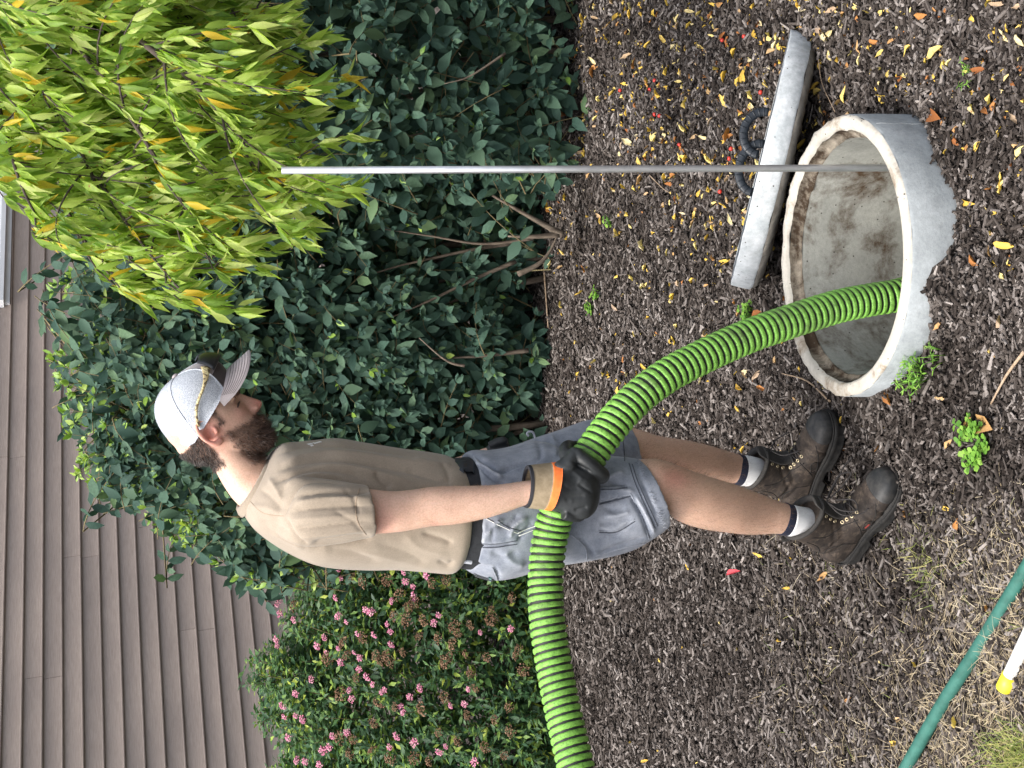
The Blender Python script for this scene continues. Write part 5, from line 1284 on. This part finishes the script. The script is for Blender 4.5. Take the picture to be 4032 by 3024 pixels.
for k in range(9):
    a_ = rg.uniform(-1.2, 1.2); pth = bez((spx+rg.normal(0, .12), spy+rg.normal(0, .08), 0), (spx+.4*a_*srx*.6, spy-.1, .4), (spx+a_*srx*.7, spy-.2*rg.random(), srz*.8), 8)
    v_, f_ = tube([Vector(q) for q in pth], list(np.linspace(.008, .003, 8)), 6); part('stem', v_, f_, m_bark, sp)
tw.obj('twigs', m_twig, sp, kind='stuff'); emit(lv, sh_sp, m_spl, sp, 'leaf', 'foliage', 300, 16, [leaf_tiny(.20, .3, .12), leaf_tiny(.18, .5, .3), leaf_tiny(.22, .2, .05)])
def flower_mesh(name, mat, n_, rad, dome, seed, bl):
    r_ = np.random.default_rng(seed); V2, F2 = [], []
    octv = np.array([(1, 0, 0), (-1, 0, 0), (0, 1, 0), (0, -1, 0), (0, 0, 1), (0, 0, -1)], float); octf = [(0, 2, 4), (2, 1, 4), (1, 3, 4), (3, 0, 4), (2, 0, 5), (1, 2, 5), (3, 1, 5), (0, 3, 5)]
    for k in range(n_):
        a_ = k*2.39996; q = rad*math.sqrt((k+.5)/n_); c = np.array([q*math.cos(a_), q*math.sin(a_), dome*(1-(q/rad)**2)])+r_.normal(0, rad*.08, 3)
        s = bl*r_.uniform(.7, 1.3); b0 = len(V2); V2 += [tuple(c+v*s*r_.uniform(.8, 1.2, 3)) for v in octv]; F2 += [tuple(i+b0 for i in f) for f in octf]
    return np_mesh(name, np.array(V2), np.array(F2), mat)
pinks = [flower_mesh('pink_flower_head', m_pink, 26, .021, .013, s, .0050) for s in (1, 2, 3)]; browns = [flower_mesh('faded_flower_head', m_brown, 44, .030, .018, s, .0044) for s in (4, 5, 6)]
PK = [(145,445),(150,350),(250,535),(140,660),(145,700),(305,1155),(260,1135),(190,1140),(180,1070),(215,1270),(260,995),(270,1410),(320,1420),(410,1440),(360,905),(395,700),(450,740),(440,645),(525,715),(540,800),(510,400),(525,515),(575,550),(460,240),(525,220),(540,280),(625,740),(660,775),(655,845),(705,890),(740,940),(610,1030),(595,975),(795,990),(815,970),(750,630),(830,565),(850,610),(855,690),(730,490),(700,475),(860,420),(945,300),(990,330),(1000,385),(995,410),(1075,260),(935,235),(1150,510),(1120,555),(1410,615),(1600,595),(970,1015),(1035,960),(930,1115),(915,1075),(1225,1070),(1335,970),(1310,1060),(490,1260),(470,1330),(1000,1300),(1195,1325),(1155,1360),(1375,1420),(890,1260),(845,1330),(430,1350),(650,625),(580,1240),(160,500),(165,410)]
BN = [(255,450),(275,265),(610,270),(680,300),(830,290),(1110,310),(910,380),(965,460),(1000,430),(875,510),(950,540),(1060,540),(1200,290),(1480,480),(1470,540),(1610,400),(1250,580),(1350,570),(1150,650),(1030,640),(1240,690),(1320,750),(1190,800),(1450,770),(1650,720),(1680,850),(790,790),(850,800),(930,740),(580,760),(460,780),(640,900),(540,1000),(780,1050),(880,1080),(1050,1090),(1350,870),(1380,960),(1190,1020),(1590,1080),(1330,1130),(1500,1160),(1600,1230),(750,1180),(1150,1240),(540,1270),(620,1280),(740,1350),(600,1370),(1000,1400),(1090,1420),(1270,1290),(1560,1380),(1440,1330),(850,1400),(680,650),(560,680),(1630,760),(1270,620),(1220,770),(1500,520),(830,760),(760,760)]
for lst, mes, nm, s0 in ((PK, pinks, 'pink_flower_head', .78), (BN, browns, 'faded_flower_head', .9)):
    for k, (x_, y_) in enumerate(lst):
        p = sp_hit(1000+x_/1.58, 2100+y_/1.58)
        if p is None: p = np.array(at(1000+x_/1.58, 2100+y_/1.58, 7.1))
        o = bpy.data.objects.new(nm, mes[k % 3]); COL.objects.link(o); o.parent = sp; o.matrix_parent_inverse = sp.matrix_basis.inverted()
        o.location = Vector(p)-Vector(ray(1000+x_/1.58, 2100+y_/1.58)).normalized()*.10; o.rotation_euler = (rg.uniform(.25, .95), rg.normal(0, .3), rg.uniform(-.5, .5)); o.scale = (s0*rg.uniform(.75, 1.25),)*3
# ------------------------------------------------------------------ what lies and grows on the mulch
m_fall_y = leafmat('fallen_yellow', [(0, (.60, .38, .06)), (.45, (.74, .52, .10)), (.8, (.76, .62, .26)), (1, (.70, .60, .38))], .6, .2, .3, (.30, .12, .02)); m_fall_o = leafmat('fallen_orange', [(0, (.26, .09, .025)), (.4, (.44, .20, .06)), (.7, (.50, .33, .15)), (1, (.40, .30, .22))], .7, .15, .3, (.16, .06, .02))
def curled(seed):
    r_ = np.random.default_rng(seed); v, f = leaf_shape(r_.uniform(.14, .24), r_.uniform(.5, 1.8), r_.uniform(-.6, .7), r_.uniform(.36, .55), .85, r_.uniform(0, .08)); v[:, 1] += .18*v[:, 0]**2*r_.normal(); v += r_.normal(0, .02, v.shape); v[:, 2] += .08; return v, f
sh_fall = [curled(s) for s in range(8)]
mes_y = [np_mesh('fallen_leaf', v, f, m_fall_y, True) for v, f in sh_fall]; mes_o = [np_mesh('fallen_leaf', v, f, m_fall_o, True) for v, f in sh_fall]
rg = np.random.default_rng(51); rest = {0: Leaves(), 1: Leaves()}; cnt = 0; spots = []
while len(spots) < 1450:
    oy = rg.uniform(-20, 3040); ox = rg.uniform(2160, 4040)
    dens = float(np.interp(oy, [0, 800, 1100, 1700, 2100, 3024], [1, .9, .36, .18, .05, .035]))
    if ox > 3350: dens *= .38
    if rg.random() > dens: continue
    p = atg(ox, oy, .012); 
    if (Vector((p.x, p.y))-RC).length < RR+.03 or p.y > 7.2: continue
    spots.append((ox, oy, p))
for i, (ox, oy, p) in enumerate(spots):
    yel = rg.random() < (.68 if ox < 3300 else .55); sz = (.018+.034*rg.random()**1.8)*(1.0 if ox > 3300 else 1.1); z = float(G(p.x, p.y))+.014
    tl = (rg.normal(0, .35), rg.normal(0, .3), rg.random()*6.28)
    if i < 300:
        o = bpy.data.objects.new('fallen_leaf', (mes_y if yel else mes_o)[i % 8]); COL.objects.link(o); o.location = (p.x, p.y, z); o.rotation_euler = tl; o.scale = (sz, sz*rg.uniform(.7, 1.2), sz)
        sz_w = 'tiny' if sz < .026 else ('small' if sz < .036 else 'larger')
        if p.y > 4.9: zone = 'behind the man at the shrub foot' if oy > 1500 else ('by the bare shrub stems' if oy > 1000 else ('at the shrubs just before the tube' if oy > 690 else ('at the shrubs just past the tube' if oy > 350 else 'at the shrubs by the picture edge')))
        elif ox > 3620: zone = 'in front of the riser' if oy < 1500 else 'in front of the boots'
        elif oy > 2050: zone = 'behind the heels'
        elif oy > 1120: zone = 'between shrubs and green hose' if ox < 3000 else 'between the boots and the riser'
        elif oy > 690: zone = 'between the man and the metal tube'
        elif oy > 350: zone = 'beyond the tube behind the slab'
        else: zone = 'beyond the end of the slab'
        hue = 'yellow' if yel else 'curled orange brown'
        o['label'] = sz_w+' '+hue+' fallen leaf on mulch '+zone; o['category'] = 'leaf'; o['group'] = sz_w+' '+hue+' leaves '+zone
    else:
        R_ = Matrix.Rotation(tl[2], 3, 'Z') @ Matrix.Rotation(tl[1], 3, 'Y') @ Matrix.Rotation(tl[0], 3, 'X')
        rest[0 if yel else 1].add((p.x, p.y, z-.003), R_ @ Vector((1, 0, 0)), R_ @ Vector((0, 0, 1)), sz*.75)
for k, mt_ in ((0, m_fall_y), (1, m_fall_o)):
    p, R_ = rest[k].arrays(); V2, F2, b0 = [], [], 0
    for j, (v, f) in enumerate(sh_fall):
        ids = np.arange(j, len(p), 8); V2.append((np.einsum('nij,kj->nki', R_[ids], v)+p[ids][:, None, :]).reshape(-1, 3)); F2.append((f[None]+11*np.arange(len(ids))[:, None, None]).reshape(-1, 3)+b0); b0 += 11*len(ids)
    link('leaf_litter', np_mesh('leaf_litter', np.concatenate(V2), np.concatenate(F2), mt_, True), kind='stuff', label=('tiny yellow' if k == 0 else 'tiny brown')+' leaf scraps strewn through the mulch', cat='leaf litter')
def one_leaf(ox, oy, sz, yaw, mats, k, label, nm='fallen_leaf', wid=1.0):
    p = atg(ox, oy, .01); o = bpy.data.objects.new(nm, mats[k]); COL.objects.link(o); o.location = (p.x, p.y, float(G(p.x, p.y))+.018); o.rotation_euler = (.2, -.1, yaw); o.scale = (sz, sz*wid, sz); o['label'] = label; o['category'] = 'leaf'
one_leaf(3935, 1690, .115, 1.25, mes_o, 2, 'large orange and yellow leaf lying beside the clover clump', wid=1.2)
lance = [np_mesh('fallen_leaf', *leaf_shape(.13, .5, .12, .45, .8, .03), m_fall_y, True)]
one_leaf(3725, 180, .095, 1.75, lance, 0, 'long bright yellow leaf lying on the mulch at the picture edge')
one_leaf(3720, 470, .085, 1.2, mes_o, 3, 'big curled tan leaf against the side of the riser', wid=1.3)
m_red = leafmat('red_leaf', [(0, (.55, .06, .08)), (1, (.62, .10, .12))], .6, .2, .3); one_leaf(2930, 2248, .055, 1.9, [np_mesh('red_leaf', *sh_fall[1], m_red, True)], 0, 'pinkish red leaf lying on the mulch behind the heels', wid=1.0)
# fallen cherries
m_berry = M('red_berry', (.45, .02, .02), .25, (.55, .05, .03), 30)
bmb = bmesh.new(); bmesh.ops.create_icosphere(bmb, subdivisions=2, radius=.0075); 
for v in bmb.verts: v.co.z *= .92; v.co.z -= .0018*math.exp(-(v.co.x**2+v.co.y**2)/.000006)*(v.co.z > 0)
me_berry = bpy.data.meshes.new('red_berry'); bmb.to_mesh(me_berry); bmb.free(); me_berry.shade_smooth(); me_berry.materials.append(m_berry)
for x_, y_ in [(1185, 290), (1345, 265), (695, 583), (660, 650), (445, 655), (695, 830), (730, 840), (875, 1050), (1250, 1080), (1237, 1150), (1170, 1390), (1465, 670)]:
    p = atg(2200+x_/1.843, y_/1.843, .02); o = bpy.data.objects.new('red_berry', me_berry); COL.objects.link(o); o.location = (p.x, p.y, float(G(p.x, p.y))+.020); o.rotation_euler = (rg.normal(0, .5), rg.normal(0, .5), 0)
    o['label'] = 'small round red berry fallen among yellow leaves behind the slab'; o['category'] = 'berry'; o['group'] = 'fallen red berries'
# twigs
m_stick = M('dry_twig', (.26, .18, .11), .85, (.40, .30, .21), 60, .4, 200)
def twig(pts, r_, label):
    q = [];
    for ox, oy in pts: p = atg(ox, oy, .02); q.append((p.x, p.y, float(G(p.x, p.y))+.022))
    v_, f_ = tube([Vector(v) for v in spline(q, 5)], list(np.linspace(r_, r_*.5, (len(q)-1)*5+1)), 7); part('twig', v_, f_, m_stick, None, label=label, cat='twig')
twig([(4035, 1385), (3965, 1480), (3905, 1590)], .0042, 'pale straight twig pointing at the large orange leaf'); twig([(3270, 1580), (3180, 1500), (3080, 1470)], .003, 'thin bent twig by the toe of the far boot')
twig([(2140, 1000), (2150, 1150), (2160, 1290)], .005, 'brown twig standing at the foot of the shrubs'); twig([(2560, 690), (2610, 740), (2640, 760)], .002, 'thin tan twig beside the metal tube'); twig([(3225, 235), (3240, 330), (3290, 440)], .0016, 'fine pale root hanging between slab and riser')
# weeds
m_weed = leafmat('weed_leaf', [(0, (.10, .24, .04)), (.6, (.18, .38, .05)), (1, (.28, .46, .08))], .5, .35, .35)
def plant(nm, ox, oy, label, n_, spread, lsz, shape, up=.8, cat='weed', hgt=.03, mat=None):
    p = atg(ox, oy, .01); z0 = float(G(p.x, p.y))+.008; t = empty(nm, (p.x, p.y, z0), label=label, cat=cat); st_ = MB(); vs_, fs_ = shape
    me = np_mesh('leaf', vs_, fs_, mat or m_weed, True)
    for k in range(n_):
        a_ = rg.random()*6.28; r_ = spread*math.sqrt(rg.random()); tip = Vector((p.x+r_*math.cos(a_), p.y+r_*math.sin(a_), z0+hgt*rg.uniform(.4, 1.2)))
        b0 = Vector((p.x+r_*.4*math.cos(a_), p.y+r_*.4*math.sin(a_), z0-.004)); st_.tube([b0, (b0+tip)/2+Vector((0, 0, .005)), tip], [.0012, .001, .0008], 5)
        for j in range(3):
            o = bpy.data.objects.new('leaf', me); COL.objects.link(o); o.parent = t; o.matrix_parent_inverse = t.matrix_basis.inverted(); o.location = tip; s_ = lsz*rg.uniform(.7, 1.2); o.scale = (s_, s_, s_); o.rotation_euler = (rg.normal(0, .3), rg.normal(-.15, .25), a_+j*2.09)
    st_.obj('stalks', m_weed, t)
sh_clo = leaf_shape(.45, .15, .05, .6, 1.0)
plant('clover_clump', 3850, 1740, 'bright green clover clump beside the large orange leaf', 42, .058, .016, sh_clo); plant('feathery_weed', 3665, 1475, 'feathery green weed growing at the front of the riser', 34, .05, .018, leaf_shape(.12, .2, .1), hgt=.05)
plant('feathery_weed', 3730, 1400, 'thin small weed just in front of the riser', 10, .035, .014, leaf_shape(.12, .2, .1), hgt=.04); plant('small_weed', 2962, 1228, 'small green weed left of the tilted slab', 22, .04, .014, sh_clo); plant('small_weed', 2335, 1212, 'tiny green weed nearest the shrub twigs', 10, .03, .016, sh_clo)
plant('small_weed', 2362, 1160, 'tiny green weed on the mulch behind the hose', 9, .03, .016, sh_clo); plant('small_weed', 2408, 872, 'small three leaved weed right by the metal tube', 5, .03, .018, sh_clo); plant('small_weed', 3830, 290, 'sparse green weed on the open mulch beyond the riser', 8, .04, .013, leaf_shape(.12, .2, .1))
sh_rd = leaf_shape(.46, .12, .10, .5, 1.1)
plant('broadleaf_plant', 1985, 1640, 'dark round leaved plant at the shrub foot behind the man', 12, .15, .085, sh_rd, cat='plant', hgt=.12, mat=m_privet); plant('broadleaf_plant', 2030, 1190, 'low bright leaved seedling under the shrub twigs', 14, .12, .05, sh_priv[0], cat='plant', hgt=.09, mat=m_newleaf)
# dry grass and the lawn corner
def blades(name, n_, region, mat, h0, h1, flat, label, cat, wid=.0011):
    xs, ys = [], []
    while len(xs) < n_:
        ox, oy, = rg.uniform(3000, 4100), rg.uniform(1900, 3100)
        if rg.random() > region(ox, oy): continue
        p = atz(ox, oy, 0); xs.append(p.x); ys.append(p.y)
    x_, y_ = np.array(xs), np.array(ys); base_ = np.stack([x_, y_, G(x_, y_)+.006+.008*rg.random(n_)], 1)
    az = rg.random(n_)*6.28; ln_ = rg.uniform(h0, h1, n_); el = np.abs(rg.normal(flat, .25, n_)); dirs = np.stack([np.cos(az)*np.cos(el), np.sin(az)*np.cos(el), np.sin(el)], 1)
    side_ = np.stack([-np.sin(az), np.cos(az), np.zeros(n_)], 1); rows = []
    for k in range(4):
        t = k/3; p = base_+dirs*(ln_*t)[:, None]; p[:, 2] -= .35*ln_*t*t*(np.sin(el)+.1); p[:, 2] = np.maximum(p[:, 2], G(p[:, 0], p[:, 1])+.006); w_ = wid*(1-.8*t); rows.append(np.stack([p-side_*w_, p+side_*w_], 1))
    V2 = np.stack(rows, 1).reshape(n_, -1, 3); f0 = np.array([(2*k, 2*k+1, 2*k+3, 2*k+2) for k in range(3)]); F2 = (f0[None]+8*np.arange(n_)[:, None, None]).reshape(-1, 4)
    link(name, np_mesh(name, V2.reshape(-1, 3), F2, mat), kind='stuff', label=label, cat=cat)
m_straw = leafmat('straw', [(0, (.30, .235, .145)), (.6, (.44, .365, .245)), (1, (.56, .49, .36))], .8, .15, .2); m_grass = leafmat('grass', [(0, (.13, .19, .04)), (.5, (.24, .29, .07)), (1, (.46, .42, .16))], .6, .3, .3)
def dline(ox, oy): return ((ox-3560)*(3024-2260)-(3024-oy)*(4032-3560))/900.0       # right of the garden hose, in photo px
blades('dry_grass', 3600, lambda ox, oy: float(np.clip(.05+math.exp(-((dline(ox, oy)+60)/150)**2)*(.55+.45*math.sin(ox*.021+oy*.013))+ (.8 if dline(ox, oy) > 60 else 0), 0, 1))*(1 if oy > 2050 else .25), m_straw, .03, .085, .12, 'dry straw coloured grass along the garden hose', 'dry grass')
blades('dry_grass', 900, lambda ox, oy: .3, m_straw, .025, .07, .1, 'thin scattered straw on the mulch behind the boots', 'straw', .0008)
blades('lawn_grass', 650, lambda ox, oy: float(np.clip((ox-3900)/130, 0, 1)*np.clip((oy-2830)/160, 0, 1)), m_grass, .04, .09, .7, 'green lawn grass in the picture corner', 'grass', .0013)
blades('lawn_grass', 260, lambda ox, oy: float(np.exp(-((ox-3660)/60)**2-((oy-2230)/120)**2)+.02), m_grass, .03, .06, .5, 'few thin green grass blades near the boot heel', 'grass', .0010)
